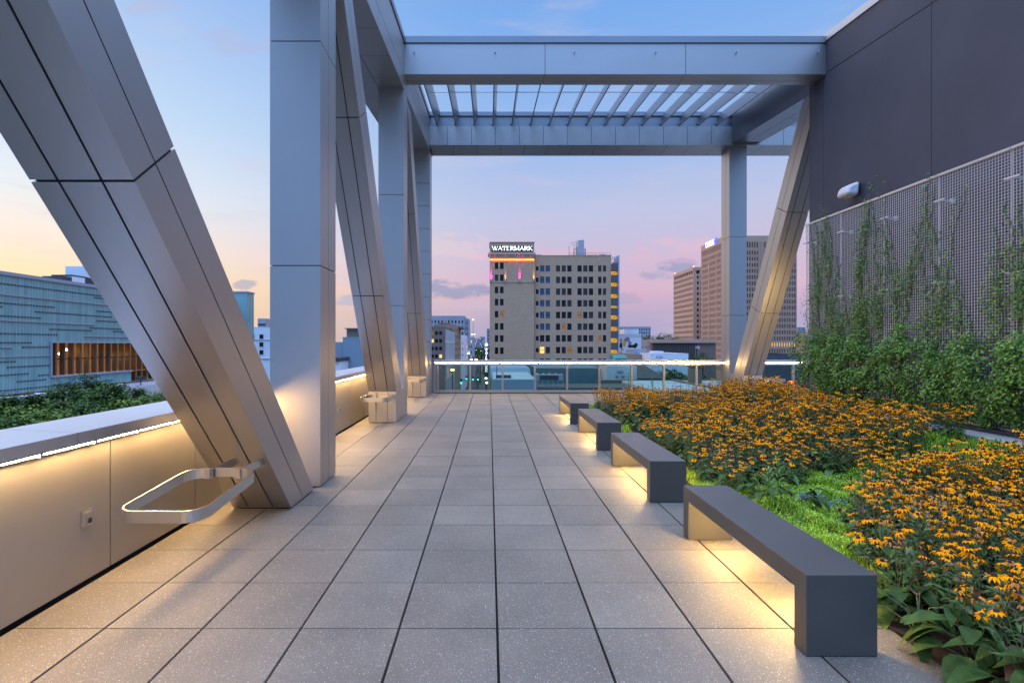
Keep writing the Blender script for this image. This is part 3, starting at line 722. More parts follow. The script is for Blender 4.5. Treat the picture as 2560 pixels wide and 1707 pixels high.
def put_plant(x, y, near, label, group, r):
    z = zs(x, y); sc_ = r.uniform(.9,1.12); mo = noise.noise((x*.75+3, y*.75, 5)); sparse = mo < -.16
    if near:
        me, hd = near_v[r.choice((3,3,4,5,0))] if sparse else r.choice(near_v); o = link('coneflower_plant', me)
        for top, d in hd:
            f = link('flower', FN[4+r.randrange(2)] if r.random() < .20 else FN[r.randrange(4)], o); f.location = top; f.rotation_mode = 'QUATERNION'; f.rotation_quaternion = rot_to(d, r); s = r.choice((.62,.85,.95,1.0,1.1,1.18))*r.uniform(.95,1.05); f.scale = (s, s, s)
    else:
        me, fm = far_v[r.choice((4,4,6,7,7,0))] if sparse else r.choice(far_v[:4]+far_v[5:7]); o = link('coneflower_plant', me); link('blossom', fm, o)
    o.location = (x, y, z); o.rotation_euler = (r.uniform(-.06,.06), r.uniform(-.06,.06), r.uniform(0, 6.28)); o.scale = (sc_, sc_, sc_*r.uniform(.9,1.08)*(1+.62*mo))
    tag(o, label, 'flower', group)
def scatter(poly, sp, r, ok):
    x0, x1 = min(p[0] for p in poly), max(p[0] for p in poly); y0, y1 = min(p[1] for p in poly), max(p[1] for p in poly); out = []
    y = y0; k = 0
    while y < y1:
        x = x0+(sp/2 if k % 2 else 0)
        while x < x1:
            a, b = x+r.uniform(-.3,.3)*sp, y+r.uniform(-.3,.3)*sp
            if inpoly(a, b, poly) and ok(a, b): out.append((a, b))
            x += sp
        y += sp*.87; k += 1
    return out
rp = random.Random(5); n_pl = 0
for x, y in scatter(FRONT, .29, rp, lambda x, y: x < 1.06*y+.55 and y > 2.3 and x < 6.9):
    put_plant(x, y, y < 5.2 and x < 4.6, 'orange coneflower plant in the near clump to the right of the first bench', 'coneflowers in the near clump', rp); n_pl += 1
for x, y in scatter(BACK, .395, rp, lambda x, y: x < 1.06*y+.5):
    if y < 7.4 and x < 4.6: put_plant(x, y, True, 'orange coneflower plant with broad leaves at the front edge of the middle clump', 'coneflowers at the edge of the middle clump', rp)
    elif y < 10.6: put_plant(x, y, False, 'orange coneflower plant in the dense middle of the flower bed', 'coneflowers in the middle of the bed', rp)
    else: put_plant(x, y, False, 'small looking orange coneflower plant at the far end of the flower bed', 'coneflowers at the far end of the bed', rp)
    n_pl += 1
print('plants', n_pl)
# broad drooping leaves spilling over the paving at the near corner
def broad(x, y, n, seed, label, L0=.16):
    r = random.Random(seed); m = MB()
    for k in range(n):
        a = r.uniform(0, 6.283); L = r.uniform(.8,1.25)*L0; p = Vector((math.cos(a)*.06, math.sin(a)*.06, r.uniform(.06,.24)))
        q = p+Vector((math.cos(a), math.sin(a), .5))*r.uniform(.04,.12); m.tube([p*.4, p, q], .004, 4, 1, cap=False)
        m.leaf(q, (math.cos(a), math.sin(a), r.uniform(-.1,.6)), (0,0,1), L, L*.55, r.uniform(.4,1.0), 2 if r.random() < .08 else 0, 4)
    o = m.build('broadleaf_plant', [M['leaf_big'], M['stem'], M['dry']], smooth=True); o.location = (x, y, zs(max(x,2.5), y)); tag(o, label, 'plant', 'broad leaved plants in the bed')
for k, (x, y, n, lb) in enumerate(((2.62,2.78,15,'broad drooping leaves spilling over the paving right of the first bench end'), (2.55,3.05,10,'broad leafy plant tucked behind the near end of the first bench'), (2.86,2.62,16,'broad leafy plant nearest the bottom right corner of the bed'), (2.98,2.95,14,'broad leafy plant under the near coneflowers right of the corner'), (2.60,2.52,13,'broad leaved plant hanging over the paving edge at the bottom of the bed'), (2.70,2.98,12,'broad dark leaves between the bench end and the near coneflowers'), (2.72,3.35,12,'broad leafy plant behind the middle of the first bench near coneflowers'), (3.15,2.75,14,'broad leafy plant at the right picture edge under the near flowers'), (2.75,2.36,12,'lowest broad leaved plant touching the bottom right picture edge'),
                      (2.95,5.55,16,'broad leafy dark green plant behind the far end of the first bench'), (3.2,5.35,14,'broad leafy plant beside the pale spiky plant'), (2.8,5.95,12,'broad leafy plant between the first and second benches'), (2.72,10.6,12,'broad leafy dark plant behind the third bench far end'), (2.75,12.2,12,'broad leafy dark plant behind the farthest bench'), (5.3,8.2,14,'broad leafy plant showing among the middle coneflowers'))):
    broad(x, y, n, 40+k, lb, .17 if y < 4 else .15)
# sedum: feathery bright groundcover
mb = MB(); r = random.Random(11)
def tuft(x, y, s, rich):
    z = zs(x, y)+.012+.09*max(0, noise.noise((x*3.1, y*3.1, 4)))*1.6
    nb = noise.noise((x*2.6, y*2.6, 9)); base = 2 if nb > .22 else 0 if nb > -.05 else 1
    if noise.noise((x*4.3, y*4.3, 2)) > .42: return
    for k in range(5 if rich else 3):
        a = r.uniform(0, 6.283); t = r.uniform(.15,.6); h = s*r.uniform(.6,1.2)
        d = Vector((math.cos(a)*t, math.sin(a)*t, 1)); p = Vector((x+r.uniform(-.02,.02), y+r.uniform(-.02,.02), z)); mi = r.choice((0, 1, base, base, 2, 2))
        if rich:
            for q in range(4):
                b = r.uniform(0, 6.283); pp = p+d*h*(.25+.22*q); m_ = Vector((math.cos(b), math.sin(b), .7))*.016
                s_ = m_.cross(Vector((0,0,1))).normalized()*.0035
                mb.face([pp-s_, pp+s_, pp+m_], mi)
        s2 = Vector((-math.sin(a), math.cos(a), 0))*.005
        mb.face([p-s2, p+s2, p+d*h], mi)
def sed(poly, n, rich):
    x0, x1 = min(p[0] for p in poly), max(p[0] for p in poly); y0, y1 = min(p[1] for p in poly), max(p[1] for p in poly); k = 0
    while k < n:
        x, y = r.uniform(x0, x1), r.uniform(y0, y1); 
        if inpoly(x, y, poly): tuft(x, y, .07, rich); k += 1
sed([(2.5,3.35),(2.5,6.2),(3.2,6.4),(4.6,6.9),(4.6,5.2),(3.6,4.75),(2.95,3.9),(2.6,3.3)], 6800, True)
sed([(4.4,6.8),(4.6,5.0),(7.2,6.2),(7.2,8.4),(5.8,7.5)], 5600, False)
sed([(2.5,5.6),(2.5,14.2),(2.85,14.2),(2.72,6.6),(2.9,5.7)], 2600, False)
sed([(2.5,2.0),(3.4,2.0),(3.3,2.5),(2.7,2.45)], 700, True)
tag(mb.build('groundcover', [M['sedum_a'], M['sedum_b'], M['sedum_c']]), 'bright green feathery groundcover between the coneflower clumps', 'groundcover', kind='stuff')
# pale spiky leafy plant, blue flowers, wispy tall plants
def spire(x, y, h, n, L, label, mi, w=.16, seed=3):
    r = random.Random(seed); m = MB(); m.tube([(0,0,0),(0,0,h)], .006, 5, 1, r1=.003)
    for k in range(n):
        t = .15+.85*k/n; a = k*2.4; l = L*(1.15-.55*t)
        m.leaf((0,0,h*t), (math.cos(a), math.sin(a), .5+.5*t), (0,0,1), l, l*w, .25, 0, 3)
    o = m.build('leafy_plant', [M[mi], M['stem']], smooth=True); o.location = (x, y, zs(x, y)); o.rotation_euler = (R(3), R(-4), 0); tag(o, label, 'plant')
spire(3.02, 5.28+.25, .42, 60, .13, 'pale green spiky upright plant in the groundcover beside blue flowers', 'bright_leaf')
spire(3.35, 5.95, .5, 40, .13, 'pale green upright leafy shoot among the middle coneflower edge', 'bright_leaf', seed=8)
spire(3.55, 12.9, 1.05, 150, .15, 'tall wispy green plant in front of the far glass railing', 'leaf_c', .12, 5)
spire(4.35, 13.6, .85, 120, .13, 'shorter wispy green plant in front of the far glass railing', 'leaf_b', .14, 6)
for k, (x, y, n, lb) in enumerate(((3.42,5.45,130,'cluster of small blue flowers beside the pale spiky plant'), (3.72,5.0,110,'small blue flowers peeping behind the near coneflower clump'))):
    r2 = random.Random(60+k); m = MB()
    for i in range(n):
        p = Vector((r2.gauss(0,.11), r2.gauss(0,.10), r2.uniform(.05,.17))); m.tube([(p.x*.5,p.y*.5,0), p], .002, 3, 1, cap=False)
        for q in range(4):
            a = q*1.57+r2.random(); m.leaf(p, (math.cos(a), math.sin(a), .3), (0,0,1), .018, .012, .1, 0, 1)
    o = m.build('blue_flower_plant', [M['blue_petal'], M['leaf_a']]); o.location = (x, y, zs(x, y)); tag(o, lb, 'flower')

# vines on the mesh
VM = [M[k] for k in ('leaf_a','leaf_b','leaf_c','leaf_y','stem')]
def vine(yc, seed, label, hts, far=False):
    r = random.Random(seed); o = MB(); st = MB()
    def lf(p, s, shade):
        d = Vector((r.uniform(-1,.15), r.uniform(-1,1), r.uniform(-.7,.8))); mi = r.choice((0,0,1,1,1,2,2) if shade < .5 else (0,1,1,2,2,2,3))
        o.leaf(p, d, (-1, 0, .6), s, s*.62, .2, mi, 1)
    n = 2900
    for k in range(n):
        y = yc+r.uniform(-.42,.42)
        top = 1.84+.55*noise.noise((y*1.3, 0, 3))+.25*noise.noise((y*4, 1, 3))
        z = .42+(top-.42)*(r.random()**.85)
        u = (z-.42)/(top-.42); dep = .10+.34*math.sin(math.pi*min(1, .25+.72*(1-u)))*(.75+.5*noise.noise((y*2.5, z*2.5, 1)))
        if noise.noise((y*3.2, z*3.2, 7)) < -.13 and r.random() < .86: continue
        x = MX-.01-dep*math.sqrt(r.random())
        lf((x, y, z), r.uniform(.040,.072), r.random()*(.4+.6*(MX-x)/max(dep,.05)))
    for k in range(760):     # thinning upper fringe
        y = yc+r.uniform(-.42,.42); z = 1.6+abs(r.gauss(0, .65))
        if noise.noise((y*2.2, z*1.4, 11)) < .0: continue
        lf((MX+r.uniform(-.11,-.005), y, z), r.uniform(.034,.052), r.random())
    for h in hts:
        y = yc+r.uniform(-.38,.38); z = .5; pts = []; x = MX-.015; dr = r.uniform(-.24,.24)
        while z < h:
            pts.append((x, y, z)); z += .055; y += r.gauss(.006*math.sin(z*2.2+seed+h*7)+(dr*.055 if z > 1.3 else 0), .02); y = max(yc-1.1, min(12.94 if not far else 13.0, y))
            if z > 1.4:
                cl_ = noise.noise((y*1.7, z*1.5, seed)); nq = (r.choice((1,2,3)) if cl_ < 0 else r.choice((4,6,9))) if z < h-.4 else r.choice((1,2,2))
                for q in range(nq):
                    lf((MX+r.uniform(-.11,-.002), y+r.gauss(0,.05 if cl_ < 0 else .085), z+r.uniform(-.04,.04)), r.uniform(.034,.058), r.random())
        st.tube(pts, .0055, 4, 4, cap=False)
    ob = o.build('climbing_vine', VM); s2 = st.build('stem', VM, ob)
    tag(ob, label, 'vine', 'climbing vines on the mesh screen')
HT = [(12.55,(4.9,4.6,4.0,3.3,2.6,4.4,4.75)), (11.9,(5.05,4.7,3.6,2.8,4.8,3.9)), (11.25,(4.4,3.2,2.7,4.72,3.8,2.9)), (10.6,(5.15,4.9,4.5,3.9,4.7,3.4,4.2)), (9.95,(5.0,4.6,3.4,3.0,4.8,4.1)), (9.3,(3.2,4.0,2.6,2.4,3.0)), (8.65,(4.4,3.6,4.65,2.6,3.1)), (8.0,(4.0,3.3,4.3,2.8,3.6)), (7.35,(3.6,3.9,2.9,4.0)), (6.7,(3.4,4.2,2.8)), (6.05,(3.8,2.9,3.3))]
for k, (y, h) in enumerate(HT):
    lb = {0: 'green vine spilling past the far edge of the mesh screen', 1: 'green vine climbing just below the white floodlight', 3: 'green vine reaching above the mesh top rail beside the wall joint'}.get(k, 'green climbing vine with dense foliage at the foot of the mesh screen')
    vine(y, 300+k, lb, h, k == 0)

# red metal chair beyond the flower bed
ch = empty('metal_chair', (8.92, 15.1, 0), 'red metal fan back chair half hidden by vines at the far right', 'chair')
m1 = MB(); arc = [Vector((.36*math.cos(a), -.02-.10*math.sin(a), .40+.29*math.sin(a))) for a in [math.pi*i/16 for i in range(17)]]
m1.tube(arc, .016, 6); inner = [Vector((.20*math.cos(a), .02-.06*math.sin(a), .40+.15*math.sin(a))) for a in [math.pi*i/12 for i in range(13)]]
m1.tube(inner, .010, 5)
for i in range(1, 8):
    a = math.pi*i/8; m1.tube([(.05*math.cos(a), .04, .40), (.36*math.cos(a), -.02-.10*math.sin(a), .40+.29*math.sin(a))], .012, 5)
m1.build('backrest', M['red_metal'], ch)
m1 = MB(); m1.lathe((0,.22,.37), [(.27,0),(.30,.015),(.29,.03),(.10,.022)], 20); m1.build('seat', M['red_metal'], ch)
for sx, sy in ((-1,-1),(1,-1),(-1,1),(1,1)):
    m1 = MB(); m1.tube([(sx*(.36 if sy < 0 else .22),.22+sy*.24,.40 if sy < 0 else .38),(sx*.36,.22+sy*.28,.2),(sx*.37,.22+sy*.30,0)], .014, 6); m1.build('leg', M['red_metal'], ch)

# ------------------------------------------------------------------ the city
GZ = -16.0
mb = MB(); mb.box(-5000, 5000, -600, 7000, GZ-1, GZ); tag(mb.build('ground', M['ground']), kind='structure')
mb = MB(); mb.hexa([(-26,19,GZ+.004),(-4,19,GZ+.004),(-14,1500,GZ+.004),(-36,1500,GZ+.004),(-26,19,GZ+.01),(-4,19,GZ+.01),(-14,1500,GZ+.01),(-36,1500,GZ+.01)]); tag(mb.build('road', M['asphalt']), kind='structure')

def holes(mb, o, u, v, n, U, V, rects, depth, mi=0):
    """wall U x V from origin o with rectangular openings and their reveals"""
    o, u, v, n = map(Vector, (o, u, v, n))
    xs = sorted({0, U} | {round(q, 4) for r in rects for q in (r[0], r[1])}); ys = sorted({0, V} | {round(q, 4) for r in rects for q in (r[2], r[3])})
    hole = set()
    for a, b, c, d in rects:
        for i in range(bisect.bisect_left(xs, round(a,4)), bisect.bisect_left(xs, round(b,4))):
            for j in range(bisect.bisect_left(ys, round(c,4)), bisect.bisect_left(ys, round(d,4))): hole.add((i, j))
    Q = lambda a, b, k=0: o+u*a+v*b-n*k
    for j in range(len(ys)-1):
        i = 0
        while i < len(xs)-1:
            if (i, j) in hole: i += 1; continue
            k = i
            while k < len(xs)-1 and (k, j) not in hole: k += 1
            mb.face([Q(xs[i],ys[j]), Q(xs[k],ys[j]), Q(xs[k],ys[j+1]), Q(xs[i],ys[j+1])], mi); i = k
    for a, b, c, d in rects:
        for p, q in (((a,c),(b,c)), ((b,c),(b,d)), ((b,d),(a,d)), ((a,d),(a,c))):
            mb.face([Q(*p), Q(*p, depth), Q(*q, depth), Q(*q)], mi)
def panes(parent, sets, depth, choose, frame=None):
    """sets: (o,u,v,n,rects); first 100 windows are parts, the rest one part"""
    allw = [(s, r) for s in sets for r in s[4]]; rest = MB(); mats = [M[k] for k in ('pane_dark','pane_blue','pane_mid','pane_lit','pane_dim')]
    for k, (s, r) in enumerate(allw):
        o, u, v, n = map(Vector, s[:4]); a, b, c, d = r; mi = choose(k, r); mb = MB() if k < 100 else rest
        Q = lambda x, y: o+u*x+v*y-n*(depth-.01)
        mb.face([Q(a,c), Q(b,c), Q(b,d), Q(a,d)], mi)
        if frame:
            m = (c+d)/2; h = o-n*(depth-.06); tt = frame
            mb.slab(h+u*a+v*(m-tt), h+u*b+v*(m-tt), h+u*b+v*(m+tt), h+u*a+v*(m+tt), n, .04, 0)
        if k < 100: mb.build('window', mats, parent)
    if rest.f: tag(rest.build('window_grid', mats, parent), kind='stuff')
def box_building(label, x0, x1, y0, y1, z1, wall, front=(), right=(), left=(), roof='roof_dark', name='building', depth=.3, choose=None, par_=.5, frame=None, cat='building', z0=GZ):
    o = empty(name, ((x0+x1)/2, (y0+y1)/2, z0), label, cat)
    m = MB(); H = z1-z0
    F_ = [(a-x0, b-x0, c-z0, d-z0) for a, b, c, d in front]; R_ = [(a-y0, b-y0, c-z0, d-z0) for a, b, c, d in right]; L_ = [(y1-b, y1-a, c-z0, d-z0) for a, b, c, d in left]
    sF = ((x0,y0,z0), (1,0,0), (0,0,1), (0,-1,0)); sR = ((x1,y0,z0), (0,1,0), (0,0,1), (1,0,0)); sL = ((x0,y1,z0), (0,-1,0), (0,0,1), (-1,0,0))
    holes(m, *sF, x1-x0, H, F_, depth); holes(m, *sR, y1-y0, H, R_, depth); holes(m, *sL, y1-y0, H, L_, depth)
    m.face([(x1,y1,z0),(x0,y1,z0),(x0,y1,z1),(x1,y1,z1)])
    if par_:   # parapet rim
        for a in ((x0,x1,y0,y0+.3),(x0,x1,y1-.3,y1),(x0,x0+.3,y0+.3,y1-.3),(x1-.3,x1,y0+.3,y1-.3)):
            m.box(a[0]-.02, a[1]+.02, a[2]-.02, a[3]+.02, z1-.002, z1+.12)
    m.build('wall', M[wall], o)
    r_ = MB(); r_.face([(x0+.1,y0+.1,z1-par_),(x1-.1,y0+.1,z1-par_),(x1-.1,y1-.1,z1-par_),(x0+.1,y1-.1,z1-par_)]); r_.build('roof', M[roof], o)
    panes(o, [(*sF, F_), (*sR, R_), (*sL, L_)], depth, choose or (lambda k, r: 0), frame)
    return o
def grid(a0, a1, na, wa, z0, z1, nz, wz, skip=None):
    out = []
    for j in range(nz):
        for i in range(na):
            if skip and skip(i, j): continue
            ca = a0+(a1-a0)*(i+.5)/na; cz = z0+(z1-z0)*(j+.5)/nz; out.append((ca-wa/2, ca+wa/2, cz-wz/2, cz+wz/2))
    return out
# stroke lettering
GL = {'W': (1.42, [[(.06,1),(.42,0)],[(.42,0),(.71,.95)],[(.71,.95),(1.0,0)],[(1.0,0),(1.36,1)]], [(.06,1),(.71,1),(1.36,1)]),
 'A': (1.04, [[(.08,0),(.52,1)],[(.52,1),(.96,0)],[(.25,.34),(.80,.34)]], [(.08,0),(.96,0)]),
 'T': (.92, [[(.46,0),(.46,1)],[(.05,.95),(.87,.95)],[(.06,.72),(.06,.98)],[(.86,.72),(.86,.98)]], [(.46,0)]),
 'E': (.84, [[(.18,0),(.18,1)],[(.10,.05),(.76,.05)],[(.10,.95),(.74,.95)],[(.18,.5),(.58,.5)]], [(.18,0),(.18,1)]),
 'R': (.98, [[(.18,0),(.18,1)],[(.18,.95),(.60,.95),(.76,.84),(.76,.63),(.60,.50),(.18,.50)],[(.46,.5),(.88,.02)]], [(.18,0),(.18,1),(.88,0)]),
 'M': (1.28, [[(.16,0),(.16,1)],[(.20,1),(.64,.08)],[(.64,.08),(1.08,1)],[(1.12,0),(1.12,1)]], [(.16,0),(.16,1),(1.12,0),(1.12,1)]),
 'K': (1.0, [[(.18,0),(.18,1)],[(.22,.42),(.84,1)],[(.40,.58),(.90,0)]], [(.18,0),(.18,1),(.84,1),(.90,0)]),
 'C': (.85, [[(.78,.82),(.62,.95),(.30,.95),(.10,.75),(.10,.25),(.30,.05),(.62,.05),(.78,.18)]], []),
 'H': (.88, [[(.12,0),(.12,1)],[(.76,0),(.76,1)],[(.12,.5),(.76,.5)]], [(.12,0),(.12,1),(.76,0),(.76,1)]),
 'S': (.80, [[(.70,.86),(.55,.95),(.25,.95),(.10,.80),(.12,.60),(.65,.42),(.70,.20),(.55,.05),(.25,.05),(.08,.16)]], []),
 'J': (.55, [[(.38,1),(.38,.2),(.25,.05),(.08,.12)]], [(.38,1)])}
def letter(mb, ch, o, u, v, n, h, st, serif, dep, mi=0):
    wd, strokes, sf = GL[ch]; o, u, v, n = map(Vector, (o, u, v, n))
    def bar(p, q, w):
        p, q = Vector(p), Vector(q); d = (q-p).normalized(); s = Vector((-d.y, d.x))*w/2; e = d*w*.25
        c = [p-e-s, q+e-s, q+e+s, p-e+s]; mb.slab(*[o+u*(a.x*h)+v*(a.y*h)+n*dep for a in c], n, dep, mi)
    for s in strokes:
        for p, q in zip(s, s[1:]):
            w = st*(.55 if serif and ((q[0]-p[0])*(q[1]-p[1]) > 0 or abs(q[1]-p[1]) < .02) else 1); bar(p, q, w)
    if serif:
        for x, y in sf: bar((x-.15, y*.93+.035), (x+.15, y*.93+.035), .075)
    return wd*h
def text(mb, s, o, u, v, n, h, st=.2, serif=True, dep=.1, width=None, gapf=.06):
    tw = sum(GL[c][0] if c != ' ' else .5 for c in s)+gapf*(len(s)-1); o = Vector(o); u = Vector(u)
    k = width/(tw*h) if width else 1; x = 0
    for c in s:
        if c == ' ': x += .5*h*k; continue
        letter(mb, c, o+u*x, u*k, v, n, h, st, serif, dep); x += (GL[c][0]+gapf)*h*k

# -- the tan brick hotel straight ahead
HYY = 160.0; s = HYY/F; zz = lambda py: PZ(py, HYY); xx = lambda px: PX(px, HYY)
hx0, hx1, hx2 = xx(1223.9), xx(1337), xx(1528)
hz1 = zz(640); T = .1530612   # zoom scale of the measuring crop
rx = lambda c: xx(1200+c*T); rz = lambda c: zz(590+c*T)
cols = [(912,958),(980,1051),(1073,1143),(1242,1309),(1334,1402),(1426,1496),(1592,1662),(1686,1755),(1778,1848),(1930,1984),(2008,2061)]
rows = [(481,583),(664,771),(855,963),(1046,1153),(1237,1344),(1427,1533),(1618,1724),(1809,1915),(2000,2105),(2190,2295),(2380,2485),(2570,2675)]
front = []
for j, (a, b) in enumerate(rows):
    for i, (c, d) in enumerate(cols): front.append((rx(c), rx(d), rz(b)+(.3 if i == 0 else 0), rz(a)-(.3 if i == 0 else 0)))
blue = {(j, i) for j in range(6) for i in (1, 2)}; rh = random.Random(3)
def hch(k, r):
    j, i = divmod(k, 11)
    if (j, i) in blue: return 1
    if (j, i) in ((7, 1),): return 3
    if (j, i) in ((5, 4), (6, 9), (7, 5), (4, 6)): return 4
    return rh.choice((0, 0, 2))
hotel = empty('hotel_building', (20, 165, GZ), 'tall tan brick building with lit rooftop sign straight ahead beyond the railing', 'building')
m = MB(); sF = ((hx1,HYY,GZ), (1,0,0), (0,0,1), (0,-1,0)); F_ = [(a-hx1, b-hx1, c-GZ, d-GZ) for a, b, c, d in front]
holes(m, *sF, hx2-hx1, hz1-GZ, F_, .35)
m.face([(hx2,HYY,GZ),(hx2,HYY+30,GZ),(hx2,HYY+30,hz1),(hx2,HYY,hz1)]); m.face([(hx2,HYY+30,GZ),(hx1,HYY+30,GZ),(hx1,HYY+30,hz1),(hx2,HYY+30,hz1)]); m.face([(hx1,HYY,hz1-.6),(hx2,HYY,hz1-.6),(hx2,HYY+30,hz1-.6),(hx1,HYY+30,hz1-.6)])
m.box(hx1, hx2+.05, HYY-.08, HYY+.4, hz1, hz1+.22)
m.build('wall', M['tan_brick'], hotel)
panes(hotel, [(*sF, F_)], .35, hch, .06)
# arched heads of the windows
ar = MB()
for (a, b, c, d), k in zip(front, range(len(front))):
    if k < 11: continue
    for q in range(3):
        w_ = (b-a); ar.face([(a, HYY-.004, d), (a+w_*.16*(q+.2)*.6, HYY-.004, d), (a, HYY-.004, d-.22)]); break
# tower bay (projects to the left front)
ty = HYY-1.4; tz1 = zz(633)-0.0
tw_c = [(242,299),(327,385)]; tw_r = [(433,541),(629,737),(828,936),(1026,1134),(1224,1331),(1422,1529),(1620,1727),(1818,1925),(2016,2123),(2214,2321)]
tf = [(rx(c)*ty/HYY, rx(d)*ty/HYY, CH+(rz(b)-CH)*ty/HYY, CH+(rz(a)-CH)*ty/HYY) for a, b in tw_r for c, d in tw_c]
tx0, tx1 = PX(1224.5, ty), PX(1336, ty); m = MB(); sT = ((tx0,ty,GZ), (1,0,0), (0,0,1), (0,-1,0)); T_ = [(a-tx0, b-tx0, c-GZ, d-GZ) for a, b, c, d in tf]
holes(m, *sT, tx1-tx0, tz1-GZ, T_, .35); m.face([(tx1,ty,GZ),(tx1,HYY+.1,GZ),(tx1,HYY+.1,tz1),(tx1,ty,tz1)]); m.face([(tx0,HYY+30,GZ),(tx0,ty,GZ),(tx0,ty,tz1),(tx0,HYY+30,tz1)]); m.face([(tx0,HYY+30,GZ),(tx0,HYY+30,tz1),(hx1,HYY+30,tz1),(hx1,HYY+30,GZ)])
m.build('tower_wall', M['tan_brick'], hotel)
mats5 = [M[k] for k in ('pane_dark','pane_blue','pane_mid','pane_lit','pane_dim')]
for k, (a, b, c, d) in enumerate(T_):
    q = MB(); q.face([(tx0+a,ty+.34,GZ+c),(tx0+b,ty+.34,GZ+c),(tx0+b,ty+.34,GZ+d),(tx0+a,ty+.34,GZ+d)], 4 if k in (9,) else (2 if k in (2,) else 0)); q.slab((tx0+a,ty+.25,GZ+(c+d)/2-.06),(tx0+b,ty+.25,GZ+(c+d)/2-.06),(tx0+b,ty+.25,GZ+(c+d)/2+.06),(tx0+a,ty+.25,GZ+(c+d)/2+.06),(0,-1,0),.05,0); q.build('window', mats5, hotel)
# cornice, dentils, belt course, pilasters, parapet with the sign
tzz = lambda py: PZ(py, ty)
m = MB(); m.box(tx0-.55, tx1+.35, ty-.9, HYY+3, tzz(637), tzz(633.2)); m.box(tx0-.35, tx1+.2, ty-.55, ty+.4, tzz(641.2)+.0, tzz(637)-.003)
n = 19
for k in range(n):
    x = tx0+.15+(tx1-tx0-.5)*k/(n-1); m.box(x-.16, x+.16, ty-.50, ty-.004, tzz(645.5), tzz(641.2)-.004)
m.box(tx0-.12, tx1+.06, ty-.16, ty-.003, tzz(705.5), tzz(703.2)); m.build('cornice', M['stone_trim'], hotel)
for cx in (182, 415, 647, 876):
    x = rx(cx)*ty/HYY; m = MB(); m.box(x-.36, x+.36, ty-.14, ty-.003, tzz(703), tzz(652)); m.box(x-.45, x+.45, ty-.2, ty-.145, tzz(657), tzz(654)); m.build('pilaster', M['tan_brick'], hotel)
    m = MB(); m.box(x-.3, x+.3, ty-.75, ty-.35, tzz(702.8), tzz(701)); m.build('uplight', M['metal_grey'], hotel)
    L = bpy.data.lights.new('uplight_lamp', 'SPOT'); L.energy = 11000 if cx in (182, 647) else 3800; L.color = (1,.02,.9) if cx in (182, 647) else (1,.5,.08); L.spot_size = R(30); L.spot_blend = 1.0; L.shadow_soft_size = .1
    lo = bpy.data.objects.new('uplight_lamp', L); C.objects.link(lo); lo.location = (x, ty-.36, tzz(700.2)-.2); lo.rotation_euler = (R(180-3), 0, 0); lo.parent = hotel
m = MB(); m.box(tx0+.1, tx1-.1, ty-.40, ty-.2, tzz(650.5), tzz(649)); m.build('light_strip', M['glow_orange'], hotel)
px0, px1 = PX(1224.6, ty), PX(1336, ty)
m = MB(); m.box(px0, px1-.1, ty-.05, HYY+8, tzz(633), tzz(607)); m.box(px0-.15, px1+.05, ty-.2, HYY+8.2, tzz(607), tzz(605)); m.build('parapet', M['tan_brick'], hotel)
sg = MB(); sg.box(PX(1229.2,ty), PX(1331.5,ty), ty-.30, ty-.055, tzz(628.6), tzz(615)); sg = sg.build('sign', M['sign_black'], hotel)
lt = MB(); text(lt, 'WATERMARK', (PX(1230.2,ty), ty-.30, tzz(626.2)), (1,0,0), (0,0,1), (0,-1,0), (tzz(616.5)-tzz(626.2)), .19, True, .12, width=PX(1330.6,ty)-PX(1230.2,ty)); lt.build('lettering', M['sign_white'], sg)
# roof gear
m = MB(); zr = hz1-.3; cxm, cym = rx(1687), HYY+6
m.lathe((cxm, cym, zr+4.0), [(1.32,0),(1.32,2.2),(1.18,2.5),(1.1,2.5)], 24); m.box(cxm-1.25, cxm+1.25, cym-1.3, cym+1.3, zr+1.0, zr+4.0, 0); m.box(cxm-1.28, cxm+1.28, cym-1.33, cym+1.33, zr, zr+.95, 1)
for dx in (-1.9, 1.75): m.tube([(cxm+dx,cym,zr),(cxm+dx,cym,zr+3.6),(cxm+dx*.6,cym,zr+3.7)], .12, 6, 1)
m.build('cooling_tower', [M['metal_grey'], M['dark_metal']], hotel)
m = MB()
for px, top in ((1485,120),(1612,65),(1572,100)): m.tube([(rx(px),HYY+4,zr),(rx(px),HYY+4,rz(top))], .06, 5)
m.tube([(rx(1518),HYY+4,rz(66)),(rx(1612),HYY+4,rz(66))], .05, 5); m.tube([(rx(1525),HYY+4,rz(96)),(rx(1572),HYY+4,rz(108))], .05, 5); m.build('antenna', M['dark_metal'], hotel)
m = MB()
for q in range(12):
    x = rx(1470)+(rx(2150)-rx(1470))*q/11; m.tube([(x,HYY+1,zr),(x,HYY+1,rz(268))], .035, 4)
for z in (rz(268), rz(300)): m.tube([(rx(1470),HYY+1,z),(rx(2150),HYY+1,z)], .035, 4)
m.build('roof_railing', M['dark_metal'], hotel)
m = MB(); m.box(rx(1990), rx(2075), HYY+2, HYY+4, zr, rz(280)); m.hexa([(rx(905),HYY+2,zr),(rx(1010),HYY+2,zr),(rx(1010),HYY+6,zr),(rx(905),HYY+6,zr),(rx(905),HYY+2,rz(285)),(rx(1015),HYY+2,rz(285)),(rx(1015),HYY+6,rz(285)),(rx(905),HYY+6,rz(285))]); m.build('roof_unit', M['metal_grey'], hotel)
